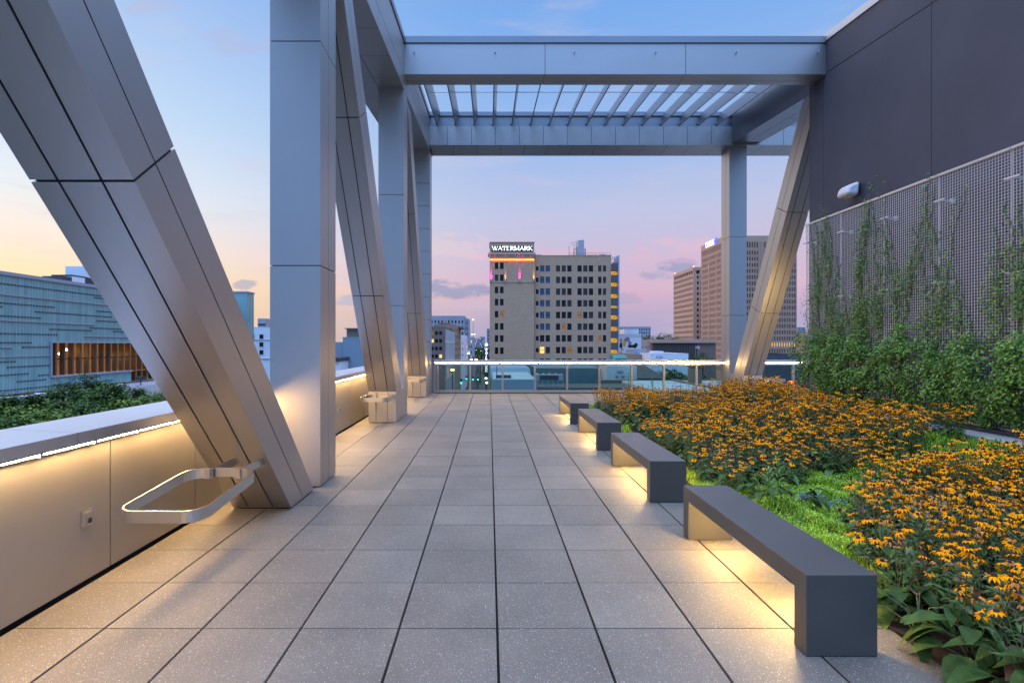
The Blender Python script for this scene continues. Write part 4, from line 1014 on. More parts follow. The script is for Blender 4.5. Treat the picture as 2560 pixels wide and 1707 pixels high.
# stair tower on the right edge
m = MB(); sx0, sx1 = xx(1528)+.02, xx(1548)
lit = [(570,638),(758,826),(945,1015),(1135,1178),(1293,1362),(1482,1550),(1670,1740),(1858,1926),(2046,2114),(2234,2302)]
zs_ = rz(455); edges = []
for a, b in lit: edges.append((rz(b), rz(a)))
prev = zs_
for lo_, hi_ in edges: m.box(sx0, sx1-.45, HYY-.25, HYY+5, hi_, prev, 0); prev = lo_
m.box(sx0, sx1-.45, HYY-.25, HYY+5, GZ, prev, 0); m.box(sx1-.45, sx1, HYY-.4, HYY+5.2, GZ, rz(320), 1)
for q in (0, 1, 2):
    x = sx0+.2+q*.75; m.tube([(x,HYY,zs_),(x,HYY,rz(345))], .09, 5, 1)
m.tube([(sx0,HYY,rz(345)),(sx1,HYY,rz(325))], .09, 5, 1); m.tube([(sx0+.2,HYY,rz(345)),(sx0+1.7,HYY,rz(440))], .07, 5, 1); m.lathe(((sx0+sx1)/2+.2,HYY+1.4,zs_), [(.7,0),(.7,.7),(.4,.9)], 14, 1)
m.build('stair_tower', [M['brown_clad'], M['metal_grey']], hotel)
for lo_, hi_ in edges:
    q = MB(); q.box(sx0+.05, sx1-.5, HYY+1.2, HYY+1.3, lo_, hi_, 0)
    for k in range(5): q.box(sx0+.2+k*.36, sx0+.28+k*.36, HYY-.1, HYY, lo_, hi_, 1)
    q.slab((sx0+.1,HYY+.5,lo_+.1),(sx0+.3,HYY+.5,lo_+.1),(sx1-.5,HYY+.5,hi_-.1),(sx1-.7,HYY+.5,hi_-.1),(0,-1,0),.06,1)
    q.build('stair_opening', [M['stair_glow'], M['dark_metal']], hotel)
# vertical blade sign on the street corner
bs = MB(); bx = PX(1216, 150); z0_, z1_ = PZ(942,150), PZ(869,150); bs.box(bx-.62, bx+.62, 149.8, 150.1, z0_, z1_); bs = bs.build('blade_sign', M['sign_black'], hotel)
m = MB(); m.lathe((0,0,0), [(.42,-.10),(.48,0),(.42,.10)], 20); g = m.build('round_lamp', M['sign_white'], bs); g.location = (bx, 149.9, PZ(861.5,150)); g.rotation_euler = (R(90),0,0)
lt = MB(); hh = .66
for k, c_ in enumerate('WATERMARK'):
    wd = GL[c_][0]*hh; letter(lt, c_, (bx-wd/2, 149.8, PZ(875.5+6.75*k,150)), (1,0,0), (0,0,1), (0,-1,0), hh, .2, True, .05)
lt.build('lettering', M['sign_white'], bs)
shift(hotel, None)

# -- brown office tower with the bank sign, its lower neighbour
cy = 250.0; s3 = cy/F; x0, x1 = PX(1812, cy), PX(1992, cy); y1 = 278.0; zt_ = PZ(590, cy); fl_ = 15.3*s3
nf = int((zt_-6-GZ)/fl_); zf0 = PZ(627, cy)
rw = [(zf0-fl_*j-fl_*.62, zf0-fl_*j) for j in range(nf-1)]
fr = [(x0+1.0+i*1.215, x0+1.5+i*1.215, a, b) for a, b in rw for i in range(28) if i not in (13, 14)]+[(x0+1.0+i*1.215, x0+1.5+i*1.215, PZ(619,cy), PZ(605,cy)) for i in range(28) if i not in (13, 14)]
lf_ = [(250.6+i*.9, 251.0+i*.9, a, b) for a, b in rw for i in range(30) if i % 10 != 9]+[(250.6+i*.9, 251.0+i*.9, PZ(619,cy), PZ(605,cy)) for i in range(30)]
ro = random.Random(2)
lrow = round((zf0-PZ(858,cy))/fl_)
def och(k, r):
    if k < len(fr) and abs((r[3]+GZ)-(zf0-fl_*lrow)) < fl_*.3 and r[0] > 14: return 3
    return 4 if ro.random() < .02 else 0
off = box_building('tall brown office tower with lit bank sign behind the right column', x0, x1, cy, y1, zt_, 'precast_a', fr, (), lf_, name='office_tower', depth=.45, choose=och)
m = MB()
for i in range(29):
    x = x0+.63+i*1.215; m.box(x-.14, x+.14, cy-.3, cy-.003, GZ, PZ(603,cy))
for i in range(32):
    y = 250.35+i*.9
    if y < y1: m.box(x0-.08, x0-.003, y-.09, y+.09, GZ, PZ(603,cy))
for y in (259.1, 268.1): m.box(x0-.25, x0-.083, y-.5, y+.5, GZ, PZ(640,cy))
m.build('rib', M['precast_a'], off)
m = MB(); h_ = 2.6; z_ = PZ(607.5, 266)
text(m, 'CHASE', (x0-.35, 271.0, PZ(617.5, 268)), (0,-1,0), (0,0,1), (-1,0,0), h_, .13, False, .2, width=10.2); m.build('lettering', M['sign_white'], off)
m = MB(); cyy, czz = 258.9, PZ(617.5, 268)+h_/2+.3
for k in range(4):   # octagonal ring of four blades
    for (a0, r0), (a1, r1), (a2, r2), (a3, r3) in ([((k*90+22, .85)), ((k*90+22, 1.9)), ((k*90+68+22, 1.9)), ((k*90+68+6, .85))],):
        q = [Vector((x0-.36, cyy-math.cos(R(a))*rr, czz+math.sin(R(a))*rr)) for a, rr in ((a0,r0),(a1,r1),(a2,r2),(a3,r3))]
        m.slab(q[0], q[1], q[2], q[3], (-1,0,0), .2)
m.build('emblem', M['sign_blue'], off)
m = MB(); m.lathe((PX(1893,cy), cy+6, zt_+.3), [(.5,0),(.5,.8),(.1,1)], 10); m.build('beacon', M['beacon'], off)
shift(off, None)
cy2 = 300.0; x0, x1 = PX(1733, cy2), 146.0; y2 = 332.0; zt2 = PZ(667.7, cy2); fl2 = 13.6*cy2/F; zf0 = PZ(690, cy2)
rw = [(zf0-fl2*j-fl2*.5, zf0-fl2*j) for j in range(16)]
lf_ = [(300.9+i*.97, 301.5+i*.97, a, b) for a, b in rw for i in range(32)]
fr = [(x0+2.2+i*2.1, x0+3.3+i*2.1, a, b) for a, b in rw for i in range(9)]
def och2(k, r): return 4 if ro.random() < .05 else 0
t2 = box_building('lower brown office block with long window bands left of the bank tower', x0, x1, cy2, y2, PZ(684,cy2), 'precast_b', fr, (), lf_, name='office_block', depth=.4, choose=och2, par_=0)
m = MB(); m.box(x0-.1, x1, cy2-.1, y2+.1, PZ(676,cy2), zt2)
for i in range(10): m.box(x0, x0+1.0, 300+i*3.4, 301+i*3.4, PZ(684,cy2), PZ(676,cy2))
for i in range(9): m.box(x0+.8+i*3, x0+1.8+i*3, cy2+.02, cy2+1, PZ(684,cy2), PZ(676,cy2))
m.box(x0+4, x1, cy2+8, y2-4, PZ(684,cy2), PZ(676,cy2)); m.build('loggia', M['precast_b'], t2)
m = MB(); m.box(x0+8, x1, cy2+6, y2-6, zt2, zt2+3); m.build('penthouse', M['city_pale'], t2)
for px, yy in ((1734, 300.5), (1685, 331)):
    m = MB(); m.lathe((x0+.5, yy, zt2+.05), [(.35,0),(.35,.6),(.1,.8)], 8); m.build('beacon', M['beacon'], t2)
shift(t2, None)

# -- other city buildings
def simple(label, px0, px1, pyt, Y, dep, wall, rows_=0, cols_=0, ww=.5, wh=.5, lit=.08, roof='roof_dark', z0=GZ, wtop=None, wbot=None, cat='building', right=False):
    x0, x1, z1 = PX(px0, Y), PX(px1, Y), PZ(pyt, Y)
    fr = []; rg = []; rr = random.Random(int(px0*7+pyt))
    zt0 = PZ(wtop, Y) if wtop else z1-1; zb0 = PZ(wbot, Y) if wbot else max(z0, PZ(905, Y))
    if rows_:
        fh = (zt0-zb0)/rows_; fr = grid(x0+.4, x1-.4, cols_, (x1-x0-.8)/cols_*ww, zb0, zt0, rows_, fh*wh)
        if right: rg = grid(Y+.5, Y+dep-.5, 6, dep/6*ww, zb0, zt0, rows_, fh*wh)
    return box_building(label, x0, x1, Y, Y+dep, z1, wall, fr, rg, (), depth=.3, roof=roof, choose=lambda k, r: 3 if rr.random() < lit else (4 if rr.random() < .1 else 0), cat=cat, z0=z0)
def done(o): shift(o, None); return o
done(simple('wide pale grey stepped building far away left of the hotel', 1040, 1162, 790, 300, 25, 'city_grey', 7, 14, .42, .5, .06, wtop=797, wbot=900))
done(simple('narrow grey shoulder of the stepped far building left of the hotel', 1162.3, 1172, 797, 302, 22, 'city_grey', 7, 2, .4, .5, .05, wtop=800, wbot=900))
o = simple('brown glass and concrete garage building at the left street corner', 1060, 1112, 818, 95, 26, 'city_brown', 4, 4, .7, .45, .25, wtop=823, wbot=900, right=False)
m = MB()
for k in range(12): m.box(-8.2+.003, -8.0, 96+k*2.1, 96.3+k*2.1, GZ, PZ(823, 95))
for z in (2.0, -1.6, -5): m.box(-8.2+.003, -8.06, 95.5, 120.5, z, z+.35)
m.build('fin', M['city_pale'], o); done(o)
o = simple('orange tan brick building with dark cornice behind the garage', 1085, 1136.2, 812.5, 121.5, 27, 'city_tan', 5, 5, .4, .5, .1, wtop=816, wbot=900, right=True)
m = MB(); m.box(PX(1085,121.5), PX(1136.2,121.5)+1.1, 136, 149.6, PZ(815,121.5), PZ(812.5,121.5)+.15); m.box(PX(1093,121.5), PX(1118,121.5), 126, 134, PZ(812.5,121.5), PZ(805,121.5)); m.build('cornice', M['city_brown'], o); done(o)
done(simple('small white gabled building along the street on the left', 1145, 1162, 838, 200, 20, 'city_white', 3, 2, .3, .4, .0, wtop=850, wbot=895))
done(simple('narrow grey building with string of lights along the street', 1162.5, 1183, 843, 235, 24, 'city_grey', 4, 3, .4, .5, .35, wtop=847, wbot=900))
done(simple('distant pale office block at the end of the street', 1177, 1198, 846, 700, 60, 'city_grey', 4, 8, .5, .5, .2, wtop=848, wbot=866))
done(simple('distant blue grey office block at the end of the street', 1199, 1212, 842, 650, 60, 'city_blue', 5, 5, .5, .5, .2, wtop=844, wbot=866))
done(simple('slim teal tower peeking out left of the hotel edge', 1217, 1232, 822, 330, 20, 'city_blue', 6, 3, .5, .5, .0, wtop=825, wbot=880))
done(simple('long grey flat building in the distance right of the hotel', 1540, 1627, 817, 420, 40, 'city_grey', 3, 14, .45, .45, .1, wtop=819, wbot=845))
done(simple('plain white rooftop box above the painted wall', 1562, 1597, 823, 188, 8, 'city_white', z0=PZ(838,188)))
# white building with painted patches
o = simple('white building with colourful paint patches right of the hotel', 1546, 1603, 835, 182, 14, 'city_white')
wx0, wz = PX(1546,182), lambda py: PZ(py,182); wxx = lambda c: PX(1520+c*.12755,182); wzz = lambda c: PZ(780+c*.12755,182)
m = MB(); m.box(wx0, PX(1603,182)+.05, 181.96, 182-.003, wzz(490), wzz(430)); m.build('band', M['city_pale'], o)
rr = random.Random(4)
def patch(cx, cy_, rx_, rz_, mk, off_):
    n = 14; q = MB(); pts = []
    for k in range(n):
        a = 2*math.pi*k/n; w_ = rr.uniform(.65,1.15); pts.append((wxx(cx)+math.cos(a)*rx_*w_, 182-off_, wzz(cy_)+math.sin(a)*rz_*w_))
    q.face(pts); q.build('paint_patch', M[mk], o)
patch(265,560,.6,1.2,'p_pink',.006); patch(370,540,1.2,.9,'p_mauve',.010); patch(430,610,.7,.9,'p_mauve',.011); patch(320,620,.8,1.3,'p_yellow',.016); patch(255,660,.6,1.3,'p_black',.012); patch(480,670,1.6,.7,'p_black',.013); patch(540,660,.8,1.1,'p_black',.0145); patch(270,730,.6,.7,'p_orange',.018); patch(255,805,.6,.6,'p_pink',.019); patch(400,770,1.3,.25,'p_black',.015)
done(o)
o = simple('long low brown building with vertical ribs below the office towers', 1632, 1790, 849, 200, 22, 'city_brown')
m = MB()
for k in range(28): m.box(PX(1633,200)+k*.62, PX(1633,200)+k*.62+.12, 199.6, 199.995, GZ, PZ(857,200))
m.build('rib', M['city_dark'], o); m = MB(); m.box(PX(1628,200), PX(1790,200), 199.2, 222.5, PZ(857,200), PZ(849,200)+.15); m.build('fascia', M['precast_a'], o); done(o)
done(simple('tan end block attached left of the ribbed brown building', 1600, 1631.8, 850, 201, 20, 'precast_b', 2, 3, .3, .25, 0, wtop=862, wbot=885))
done(simple('grey metal shed on a roof beyond the railing', 1583, 1616, 874, 118, 5, 'metal_grey', 1, 3, .12, .4, 0, wtop=876, wbot=886, z0=PZ(887.5,118)))
done(simple('low pinkish tan building right of the green awning', 1571, 1619, 887, 116, 14, 'city_tan'))
o = simple('low white building with faded painted lettering beyond the railing', 1626, 1721, 885, 110, 16, 'city_white', roof='roof_white')
m = MB(); text(m, 'THE JAMES', (PX(1640,110), 110-.001, PZ(896,110)), (1,0,0), (0,0,1), (0,-1,0), .50, .2, True, .012, width=PX(1657,110)-PX(1640,110)); m.build('lettering', M['city_brown'], o)
m = MB(); m.box(PX(1642,110), PX(1667,110), 112, 115, PZ(885,110), PZ(878,110)); m.build('roof_unit', M['city_white'], o); done(o)
m = MB(); aw = empty('awning', (PX(1547,105),105,PZ(896,105)), 'bright teal green awning box at the foot of the hotel right side', 'awning'); a, b = PX(1530,105), PX(1564,105)
m.hexa([(a,104,PZ(899,105)),(b,104,PZ(899,105)),(b,107,PZ(899,105)),(a,107,PZ(899,105)),(a,104.6,PZ(889,105)),(b,104.6,PZ(889,105)),(b,107,PZ(888,105)),(a,107,PZ(888,105))]); m.build('canopy', M['teal_paint'], aw)
m = MB(); m.box(a+.5, b-.1, 103.9, 103.98, PZ(903,105), PZ(896,105)); m.box(a, b, 104.2, 107, GZ, PZ(899,105)-.01); m.build('support', M['city_dark'], aw); shift(aw, None)
done(simple('pale blue distant tower between the brace and the mesh screen', 1993, 2014, 818, 600, 40, 'city_blue', 8, 5, .5, .5, .1, wtop=820, wbot=880))
done(simple('red brick distant building beside the vines edge', 2010, 2040, 832, 380, 30, 'city_tan', 5, 5, .4, .5, .2, wtop=836, wbot=895))
done(simple('dark grey flat roofed building just behind the railing at right', 1912, 2060, 888, 60, 10, 'city_dark'))
# flat roofs seen through the glass
o = done(simple('broad white membrane roof building seen through the railing glass', 1490, 1800, 952, 74, .6, 'city_brown', roof='roof_white'))
o = empty('low_building', (30, 52, GZ), 'low building with pale blue flat roof right below the railing', 'building'); m = MB()
m.box(19.0, 37, 34, 73.6, GZ, -3.5); m.build('wall', M['city_pale'], o); m = MB(); m.box(19.2, 36.8, 34.2, 73.4, -3.499, -3.46); m.build('roof', M['roof_white'], o)
m = MB(); m.box(19.2, 36.8, 46, 46.25, -3.46, -3.2); m.box(26, 26.25, 46.3, 73, -3.46, -3.22); m.box(30, 34, 62, 62.3, -3.459, -3.15); m.build('ridge', M['city_brown'], o)
m = MB(); m.lathe((27.2,68,-3.46), [(.9,0),(.9,1.9),(.7,2.2),(1.0,2.25),(1.0,2.4)], 12); m.build('vent', M['city_brown'], o); shift(o, None)
o = empty('penthouse_box', (19, 78, -3.5), 'tan plant room box with round vents seen through the glass', 'building'); m = MB(); m.box(PX(1517,76), PX(1592,76), 76, 82, -5, PZ(914,76)); m.build('wall', M['city_pale'], o)
for px, py in ((1546,928),(1554,928),(1542.5,939),(1557.5,939)):
    m = MB(); x, y, z = at(px, py, 76); m.lathe((0,0,0), [(.22,0),(.25,.1),(.1,.14)], 12); v_ = m.build('vent', M['metal_grey'], o); v_.location = (x, y-.01, z); v_.rotation_euler = (R(90),0,0)
shift(o, None)
o = empty('gabled_building', (28, 95, GZ), 'dark gabled roof house behind the white flat roof', 'building'); m = MB(); ga, gb_ = PX(1594,92), PX(1668,92); zr_, ze = PZ(917,92), PZ(946,92)
m.box(ga+.5, gb_-.5, 92.5, 108, GZ, ze); m.build('wall', M['city_brown'], o); m = MB(); mid = (ga+gb_)/2
m.face([(ga,92,ze),(mid,96,zr_),(mid,105,zr_),(ga,109,ze)]); m.face([(gb_,92,ze),(gb_,109,ze),(mid,105,zr_),(mid,96,zr_)]); m.face([(ga,92,ze),(gb_,92,ze),(mid,96,zr_)]); m.build('roof', M['roof_dark'], o); shift(o, None)
o = empty('low_building', (8, 60, GZ), 'low blue grey roofed building left of the rooftop cooling unit', 'building'); m = MB()
xa, xb = PX(1232,60), PX(1334,60); m.box(xa, xb+.4, 60, 100, GZ, PZ(949,60)); m.build('wall', M['city_blue'], o); m = MB(); m.box(xa, xb+.4, 60.3, 99, PZ(949,60)-.002, PZ(949,60)+.04); m.build('roof', M['roof_white'], o)
m = MB(); m.hexa([(PX(1226,75),75,PZ(947,75)),(PX(1330,75),75,PZ(947,75)),(PX(1330,75),99,PZ(947,75)),(PX(1226,75),99,PZ(947,75)),(PX(1226,75),76,PZ(920,75)),(PX(1325,75),76,PZ(920,75)),(PX(1325,75),99,PZ(920,75)),(PX(1226,75),99,PZ(920,75))]); m.build('upper_roof', M['city_blue'], o)
m = MB(); m.box(PX(1240,62), PX(1278,62), 62, 62.5, PZ(949,62), PZ(944,62)+.3); m.tube([(PX(1242,61),61,PZ(958,61)),(PX(1242,61),61,PZ(915,61))], .05, 5); m.build('vent', M['dark_metal'], o); shift(o, None)
o = empty('rooftop_unit', (9, 66, -3.5), 'green grey rooftop cooling unit on a frame seen through the glass', 'roof unit'); m = MB(); a, b = PX(1344,66), PX(1408,66)
m.box(a, b, 66, 69, PZ(951,66), PZ(936,66), 0); m.box(a+.25, b-.6, 65.96, 65.998, PZ(950,66), PZ(938.5,66), 1)
for k in range(4): m.lathe((a+.5+k*.8, 67.5, PZ(936,66)), [(.3,0),(.3,.14)], 12, 1)
m.build('housing', [M['metal_grey'], M['city_dark']], o); m = MB()
for k in range(6): x = a+(b-a)*k/5; m.tube([(x,66,PZ(966,66)),(x,66,PZ(951,66))], .05, 5)
m.tube([(a,66,PZ(964,66)),(b,66,PZ(964,66))], .05, 5); m.build('frame', M['metal_grey'], o); m = MB(); m.box(a-1, b+9, 64, 71, GZ, PZ(966,66)); m.build('base', M['roof_dark'], o); shift(o, None)
o = empty('dark_building', (18, 84, GZ), 'dark teal windowless wall building seen through the middle glass', 'building'); m = MB(); m.hexa([(PX(1338,80),80,GZ),(PX(1522,80),80,GZ),(PX(1522,80),100,GZ),(PX(1338,80),100,GZ),(PX(1338,80),80,PZ(920,80)),(PX(1508,80),80,PZ(920,80)),(PX(1508,80),100,PZ(920,80)),(PX(1338,80),100,PZ(920,80))]); m.build('wall', M['roof_teal'], o); shift(o, None)

# -- buildings at left
o = empty('museum_building', (-45, 48, GZ), 'wide teal channel glass building with warm lit recessed window at left', 'building')
GX = -40.0; zt_, zb_ = 7.45, -2.42; Yg = lambda px: GX*F/(px-VX)
m = MB(); ya, yb = 14.0, 80.0; w0, w1, w2, w3 = Yg(127), Yg(328), 70.0, 0
H0 = -30.0
rc = [(w0-ya, w2-ya, -1.15-zb_, 1.87-zb_), (w1-ya, w2-ya, .004, -1.15-zb_)]
holes(m, (GX,ya,zb_), (0,1,0), (0,0,1), (1,0,0), yb-ya, zt_-zb_, rc, .5)
m.face([(GX,ya,zb_),(GX,ya,zt_),(-75,ya,zt_),(-75,ya,zb_)]); m.face([(-75,ya,zt_),(GX,ya,zt_),(GX,yb,zt_),(-75,yb,zt_)])
tw = MB(); cx, cz = PX(617.8,80), PZ(732,80); m.box(-62, cx, 80.01, 82.3, zb_, cz); m.build('glass_wall', M['channel_glass'], o)
m = MB(); m.box(GX-.4, GX+.12, ya, yb, zt_+.003, zt_+.3); m.box(-62, cx+.1, 79.9, 82.4, cz+.003, cz+.25)
def zline(px, py): return PZ(py, Yg(px))
k4 = .280612
def rl(c0, r0, c1): 
    px0, py0, px1 = c0*k4, 660+r0*k4, c1*k4; ya_ = Yg(px0) if px0 > 0 else 42; z = PZ(py0, ya_); m.box(GX+.004, GX+.10, ya_, Yg(px1), z-.045, z+.045)
rl(0,268,1000); rl(0,500,840); rl(750,642,1500); rl(0,740,105); rl(0,825,452)
m.box(GX+.003, GX+.2, w0, w2, 1.87, 2.0); m.box(GX+.003, GX+.2, w0, w1, -1.28, -1.15); m.box(GX+.003, GX+.16, w0-.12, w0, -1.28, 2.0); m.build('rail_trim', M['city_grey'], o)
m = MB()
for c0, r0, c1 in ((0,172,900),(0,345,485),(310,424,1000),(0,460,352),(0,618,515),(440,580,805),(840,298,960),(860,418,1000),(860,505,1040),(795,568,1080),(0,700,290),(195,740,440),(0,873,125),(60,920,440),(0,992,250),(340,992,440),(150,1048,415),(690,1018,880),(0,1130,1000),(1010,600,1100),(660,1085,900),(0,380,10)):
    px0, py0 = c0*k4, 660+r0*k4; y_ = Yg(max(px0,-5)); z = PZ(py0, y_); ye = Yg(c1*k4)
    while y_ < ye: m.box(GX+.003, GX+.05, y_, y_+.17, z-.055, z+.055); y_ += .30
tag(m.build('vent_slot', M['city_dark'], o), kind='stuff')
m = MB(); m.box(GX-4.3, GX-4, w0-1, w2+1, zb_, 2.1); m.box(GX-4, GX-.51, w0-1, w2+1, 1.88, 1.95); m.box(GX-4, GX-.51, w0-1, w2+1, -1.3, -1.16); m.box(GX-4, GX-.51, w0-.6, w0-.5, -1.16, 1.88); m.build('lobby', M['warm_room'], o)
for k in range(22):
    y_ = w0+.25+k*.98
    if y_ > w2-.2: break
    q = MB(); q.box(GX-1.0, GX-.55, y_-.09, y_+.09, (-1.15 if y_ < w1 else zb_+.01), 1.87); q.build('fin', M['brass_fin'], o)
m = MB(); m.box(GX-.9, GX-.8, w0, w2, .30, .42); m.build('transom', M['city_dark'], o)
for px, py in ((196,874),(180,884),(282,891),(300,890),(318,890),(205,893)):
    y_ = Yg(px)+.5; q = MB(); q.lathe((GX-1.6, y_, PZ(py, y_)), [(.05,-.1),(.13,0),(.05,.1)], 10); q.build('room_lamp', M['room_lamp'], o)
m = MB(); y_ = Yg(190); Yh = lambda p: (GX-1)*F/(p-VX); m.box(GX-3, GX-1, Yh(157), Yh(179.5), zt_, zt_+.85, 0); m.box(GX-3, GX-.99, Yh(180), Yh(212), zt_, zt_+1.0, 1); m.box(GX-3, GX-.97, Yh(179), Yh(213), zt_+1.003, zt_+1.12, 0); m.box(GX-3, GX-1, Yh(212.5), Yh(252), zt_, zt_+1.1, 0); m.box(GX-3, GX-1, Yh(212.5), Yh(225), zt_+1.13, zt_+2.2, 1); m.build('roof_unit', [M['city_dark'], M['city_white']], o)
shift(o, None)
o = empty('podium_building', (-40, 40, GZ), 'low pale podium roof in front of the teal glass building', 'building')
m = MB(); m.box(-60, -36.2, 14, 64, GZ, -2.62); m.build('wall', M['city_pale'], o); m = MB(); m.box(-39.8, -36.3, 14, 63.5, -2.618, -2.58); m.build('roof', M['city_grey'], o)
for k in range(9):
    q = MB(); y_ = 40.5+k*1.6; q.lathe((-38.2+.5*(k % 2), y_, -2.58), [(.5,0),(.55,.12),(.3,.2)], 12); q.build('skylight', M['city_white'], o)
for px in (160, 352):
    q = MB(); y_ = -36.8*F/(px-VX); q.tube([(-36.8,y_,-2.6),(-36.8,y_,-1.9)], .05, 6); q.box(-37.0,-36.6,y_-.5,y_-.08,-2.0,-1.65); q.box(-37.0,-36.6,y_+.08,y_+.5,-2.0,-1.65); q.build('spotlight', M['city_dark'], o)
shift(o, None)
o = simple('white building with small arched windows behind the near column', 634, 740, 819, 120, 20, 'city_white')
for pxa, pxb, pya, pyb in ((649,658.5,836,847),(649,658.5,855.5,866.5),(649,658.5,875,886),(634.2,636,836,847)):
    q = MB(); q.box(PX(pxa,120), PX(pxb,120), 119.9, 119.98, PZ(pyb,120), PZ(pya,120), 0); q.box(PX(pxa,120)-.1, PX(pxb,120)+.1, 119.88, 119.995, PZ(pyb,120)-.14, PZ(pyb,120)-.003, 1)
    q.build('window', [M['pane_dark'], M['city_pale']], o)
m = MB(); m.box(PX(634,120), PX(740,120), 119.8, 119.997, PZ(849.5,120), PZ(848.8,120)); m.box(PX(634,120), PX(740,120), 119.8, 119.996, PZ(897,120), PZ(895,120)); m.build('string_course', M['city_pale'], o)
m = MB(); m.box(PX(634.5,120), PX(656,120), 122, 125, PZ(819,120), PZ(795,120), 0); m.box(PX(636,120), PX(655,120), 121.9, 121.99, PZ(813,120), PZ(808,120), 1); m.tube([(PX(658,120),122,PZ(819,120)),(PX(658,120),122,PZ(814,120)),(PX(655,120),122,PZ(812,120))], .08, 6); m.build('roof_unit', [M['metal_grey'], M['city_dark']], o); done(o)
o = simple('plain pale blue windowless building between column and second brace', 857, 960, 845, 62, 14, 'city_blue')
m = MB(); a, b = PX(843.5,62), PX(897,62); m.box(a, b, 66, 72, PZ(845,62), PZ(820,62)); m.box(a-.15, b+.1, 65.7, 72.2, PZ(820,62), PZ(817.5,62)); m.build('roof_screen', M['city_brown'], o)
m = MB(); m.box(PX(800,62), PX(857,62)-.01, 62.2, 76, GZ, PZ(855,62)); m.build('wing', M['city_blue'], o); 
m = MB(); m.box(PX(820,58), PX(847.5,58), 58, 61.9, GZ, PZ(903,58), 0); m.box(PX(820,58)-.1, PX(847.5,58)+.1, 57.8, 61.95, PZ(903,58), PZ(894,58), 1); m.build('annex', [M['city_white'], M['city_dark']], o); done(o)

# -- trees
def tree(x, y, ztop, rad, label, seed, cat='tree', leaf=.22, ncl=70, per=80, mats=('far_leaf_a','far_leaf_b','far_leaf_c'), zg=GZ, flat=.62, wt=(0,0,1,1,1,2)):
    r = random.Random(seed); o = empty('tree', (x, y, zg), label, cat); t = MB(); H = ztop-zg; ch_ = rad*2*flat; c = Vector((0,0,H-ch_/2))
    t.tube([(0,0,0),(.1,.05,H*.35),(0,0,max(H*.4, H-ch_*.8))], rad*.07+.06, 8, r1=rad*.05)
    lv = MB()
    for k in range(ncl):
        while True:
            v = Vector((r.uniform(-1,1), r.uniform(-1,1), r.uniform(-1,1)))
            if .35 < v.length < 1: break
        w_ = 1+.25*noise.noise(v*2.0+Vector((seed,0,0)))
        p = c+Vector((v.x*rad*w_, v.y*rad*w_, v.z*ch_/2*w_)); cr = rad*r.uniform(.13,.24)
        if k % 5 == 0: t.tube([(0,0,max(H*.38,H-ch_*.85)), c.lerp(p,.5)-Vector((0,0,ch_*.12)), p], rad*.022, 5, r1=rad*.006)
        base = r.choice(wt)
        for q in range(per):
            d = Vector((r.gauss(0,1), r.gauss(0,1), r.gauss(0,.75)))*cr*.55; a = r.uniform(0,6.28)
            lv.leaf(p+d, (math.cos(a), math.sin(a), r.uniform(-.5,.6)), (0,0,1), leaf*r.uniform(.7,1.3), leaf*.6, .2, base if r.random() < .7 else r.choice(wt), 1)
    t.build('trunk', M['bark'], o); lv.build('crown', [M[k] for k in mats], o)
TL = [(62,990,23,1.75,'round dark green tree at far left just over the parapet cap'), (218,948,31,2.5,'tallest dark green tree in front of the teal glass building'), (305,968,29,2.2,'dark green tree between tall tree and the leaning brace'), (150,1012,22,1.5,'olive green tree low behind the parapet left of centre'), (385,985,27,2.0,'light green tree partly behind the leaning brace'), (265,1008,21.5,1.5,'bright green low tree top above the parapet cap'), (-20,1045,19,1.5,'small green treetop at the left picture edge above the parapet'), (345,1005,21,1.3,'yellow green tree top touching the leaning brace'),
      (120,1030,20,1.3,'low mid green treetop between the round tree and the olive tree'), (205,1020,24,1.6,'dark low treetop in front of the tallest tree'), (20,1050,18,1.2,'lowest dark treetop at far left by the cap'), (440,975,33,2.6,'wide dark tree hidden mostly by the leaning brace')]
for k, (px, py, Y, rad, lb) in enumerate(TL):
    x, y, z = at(px, py, Y); tree(x, y, z, rad, lb, 500+k, leaf=.17, ncl=130, per=190, flat=.72, wt=(0,0,1,1) if k in (1, 2) else (0,1,1,2,2) if k != 0 else (0,0,1,1,2))
for k, (px, py, Y, rad, lb) in enumerate(((1621,836,208,2.4,'small round green tree on a roof right of the painted wall'), (1660,833,212,3.4,'dark bushy roof garden tree left of the office block'), (1680,835,213,3.0,'dark roof garden tree closest to the office block'), (1647,840,214,2.2,'small dark roof garden shrub tree left of its bigger neighbours'))):
    x, y, z = at(px, py, Y); tree(x, y, z, rad, lb, 540+k, leaf=.4, ncl=40, per=26, zg=PZ(851,Y), flat=.6)
for k, (px, py, Y, rad, lb) in enumerate(((1195,864,330,6,'dark street tree far down the street beside the car lights'), (1208,866,300,5,'dark street tree far down the street nearest the blade sign'), (1186,868,380,5,'dark street tree farthest down the street'), (1200,880,230,4.5,'dark street tree nearer on the right side of the street'), (1745,890,150,3.0,'brownish tree below the flag beyond the railing'), (1757,880,152,3.0,'taller brownish tree right of the flag beyond the railing'), (1690,925,84,1.8,'dark tree behind the white roof seen through the glass'), (1735,928,90,2.2,'dark tree behind the parking seen through the glass'), (1665,922,96,2.0,'russet tree beside the gabled roof seen through the glass'), (1935,915,70,2.4,'dark tree through the glass beside the right brace'))):
    x, y, z = at(px, py, Y); tree(x, y, z, rad, lb, 560+k, leaf=.35 if Y < 200 else .7, ncl=40, per=30)

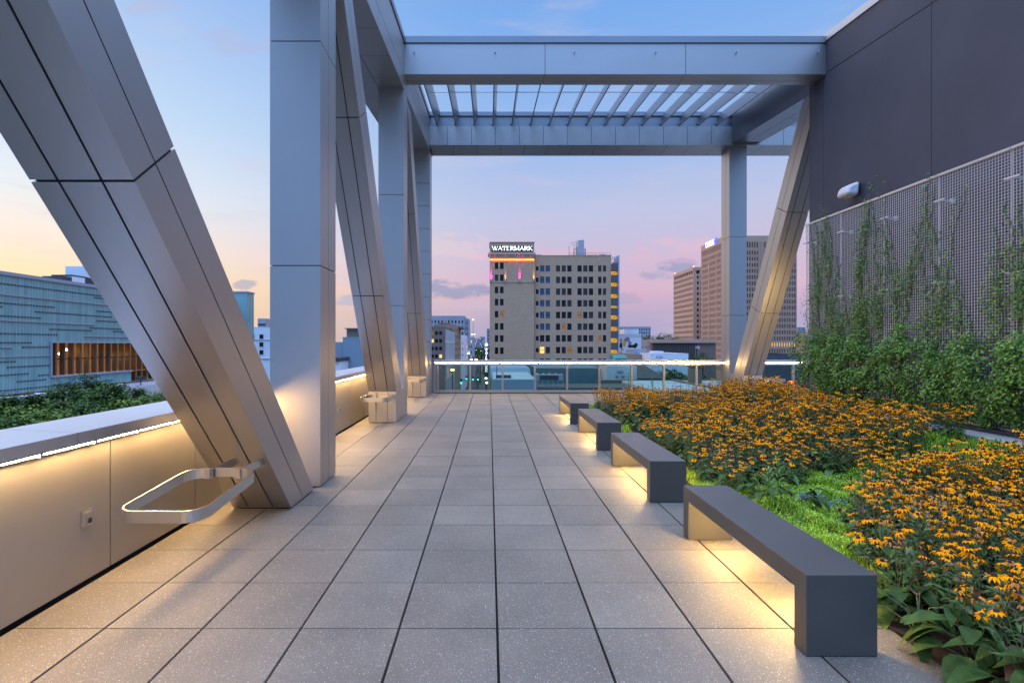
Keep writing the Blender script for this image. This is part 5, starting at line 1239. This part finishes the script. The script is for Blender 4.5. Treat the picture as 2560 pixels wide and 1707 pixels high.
# -- street lights, signals, cars, mast, flag
def street_lamp(px, py, Y, label, mk='lamp_warm', rr_=.28, group='street lamps', cat='street lamp'):
    x, y, z = at(px, py, Y); o = empty('street_lamp', (x, y, GZ), label, cat, group); h = z-GZ
    p = MB(); p.tube([(0,.4,0),(0,.4,h*.9),(0,.3,h+.15),(0,0,h+.12)], .09, 6); p.build('pole', M['dark_metal'], o)
    p = MB(); p.lathe((0,0,h-.2), [(rr_*.5,0),(rr_,.1),(rr_*.9,.25),(rr_*.3,.32)], 10); p.build('lamp', M[mk], o)
street_lamp(1131, 924, 100, 'orange glowing street lamp at left behind the first glass panes', rr_=.32)
street_lamp(1190.5, 899, 160, 'orange glowing street lamp just above the railing in the street', rr_=.4)
street_lamp(1172, 883, 220, 'warm street lamp at the left side of the street beside the grey building', rr_=.4)
street_lamp(1178, 898, 170, 'white street lamp low at left of the street', 'lamp_white', .35)
street_lamp(1215, 945, 110, 'upper white lamp below the vertical blade sign', 'lamp_white', .22)
street_lamp(1217, 956, 108, 'lower white lamp below the vertical blade sign', 'lamp_white', .22)
street_lamp(1201, 876, 420, 'small far warm street lamp on the right of the street', rr_=.7); street_lamp(1191, 875, 460, 'small far warm street lamp on the left of the street', rr_=.7)
def signal(px, py, Y, label):
    x, y, z = at(px, py, Y); o = empty('traffic_light', (x, y, GZ), label, 'traffic light', 'traffic lights over the street'); h = z-GZ
    p = MB(); p.tube([(3,.2,0),(3,.2,h+.5),(0,.2,h+.5)], .08, 6); p.build('pole', M['dark_metal'], o)
    p = MB(); p.box(-.18,.18,0,.2,h-.2,h+.8); p.build('housing', M['city_dark'], o)
    p = MB(); p.lathe((0,0,0), [(.14,0),(.14,.05),(.05,.08)], 10); q = p.build('lamp', M['lamp_green'], o); q.location = (0,-.02,h); q.rotation_euler = (R(90),0,0)
signal(1153, 957, 95, 'green traffic light nearest in the left glass panes'); signal(1166, 947, 125, 'green traffic light right of the nearest one'); signal(1182, 949, 120, 'green traffic light in the second glass pane'); signal(1195, 949, 122, 'green traffic light closest to the blade sign')
def car(px, Y, label, tail, colr):
    x = PX(px, Y); o = empty('car', (x, Y, GZ+.01), label, 'car', 'cars driving along the street')
    b_ = MB(); b_.box(-.9,.9,-2.1,2.1,.35,.85); b_.hexa([(-.85,-1.5,.85),(.85,-1.5,.85),(.85,1.2,.85),(-.85,1.2,.85),(-.7,-.9,1.45),(.7,-.9,1.45),(.7,.7,1.45),(-.7,.7,1.45)]); b_.build('body', M[colr], o)
    for sx in (-.8,.8):
        for yy in (-1.35,1.35):
            q = MB(); q.lathe((0,0,0), [(.33,-.1),(.33,.1)], 12); w_ = q.build('wheel', M['city_dark'], o); w_.location = (sx, yy, .33); w_.rotation_euler = (0,R(90),0)
        q = MB(); q.box(sx-.28 if tail else sx-.22, sx+.10, -2.2, -2.1, .55, .85); q.build('taillight' if tail else 'headlight', M['lamp_red' if tail else 'lamp_white'], o)
CL = [(1190,610,1,'city_dark'),(1196,590,1,'city_grey'),(1184,640,0,'city_white'),(1188,560,0,'city_dark'),(1181,520,0,'city_grey'),(1198,680,1,'city_white'),(1186,700,0,'city_grey'),(1203,640,1,'city_dark'),(1178,440,0,'city_dark'),(1192,440,1,'city_brown')]
CN = ['first dark car with red taillights in the far traffic','grey car with red taillights right of centre in far traffic','white car with headlights facing the camera far away','dark car with headlights approaching on the far street','grey car with headlights nearer on the left lane','white car with red taillights farthest on the right lane','grey car with headlights farthest on the left lane','dark car with red taillights at the right kerb','dark car with headlights nearest on the left lane','brown car with red taillights nearest on the right lane']
for (px, Y, tl, cl_), lb in zip(CL, CN): car(px, Y, lb, tl, cl_)
x, y, z = at(1183, 800, 900); o = empty('radio_mast', (x, y, GZ), 'slim lattice radio mast with white lights far down the street', 'mast'); h = z-GZ; m = MB()
for a in range(3): m.tube([(1.6*math.cos(a*2.09),1.6*math.sin(a*2.09),0),(.35*math.cos(a*2.09),.35*math.sin(a*2.09),h)], .28, 4)
for k in range(14): zz_ = h*k/14; r_ = 1.6-(1.25)*k/14; m.tube([(r_*math.cos(q*2.09),r_*math.sin(q*2.09),zz_+(h/28 if q % 2 else 0)) for q in range(4)], .14, 4)
m.build('lattice', M['metal_grey'], o)
for zz_, xo in ((h,0),(PZ(836,900)-GZ,-2),(PZ(836,900)-GZ,2.2)):
    m = MB(); m.lathe((xo,-1,zz_), [(.3,0),(.8,.5),(.3,1)], 8); m.build('lamp', M['lamp_white'], o)
x, y, z = at(1738.5, 862, 170); o = empty('flagpole', (x, y, GZ), 'flagpole with red white and blue flag before the ribbed building', 'flag'); h = z-GZ; m = MB(); m.tube([(0,0,0),(0,0,h)], .07, 6, r1=.04); m.build('pole', M['metal_grey'], o)
m = MB(); n = 8
def fz(u, v): return (.08+1.35*u, .12*math.sin(u*5)+.1*u, h-.1-1.0*v-.75*u*u*.7)
for i in range(n):
    for j in range(13):
        blue_ = i < 3 and j < 7; m.face([fz(i/n,j/13), fz(i/n,(j+1)/13), fz((i+1)/n,(j+1)/13), fz((i+1)/n,j/13)], 2 if blue_ else (0 if j % 2 == 0 else 1))
m.build('flag_cloth', [M['flag_red'], M['city_white'], M['flag_blue']], o)
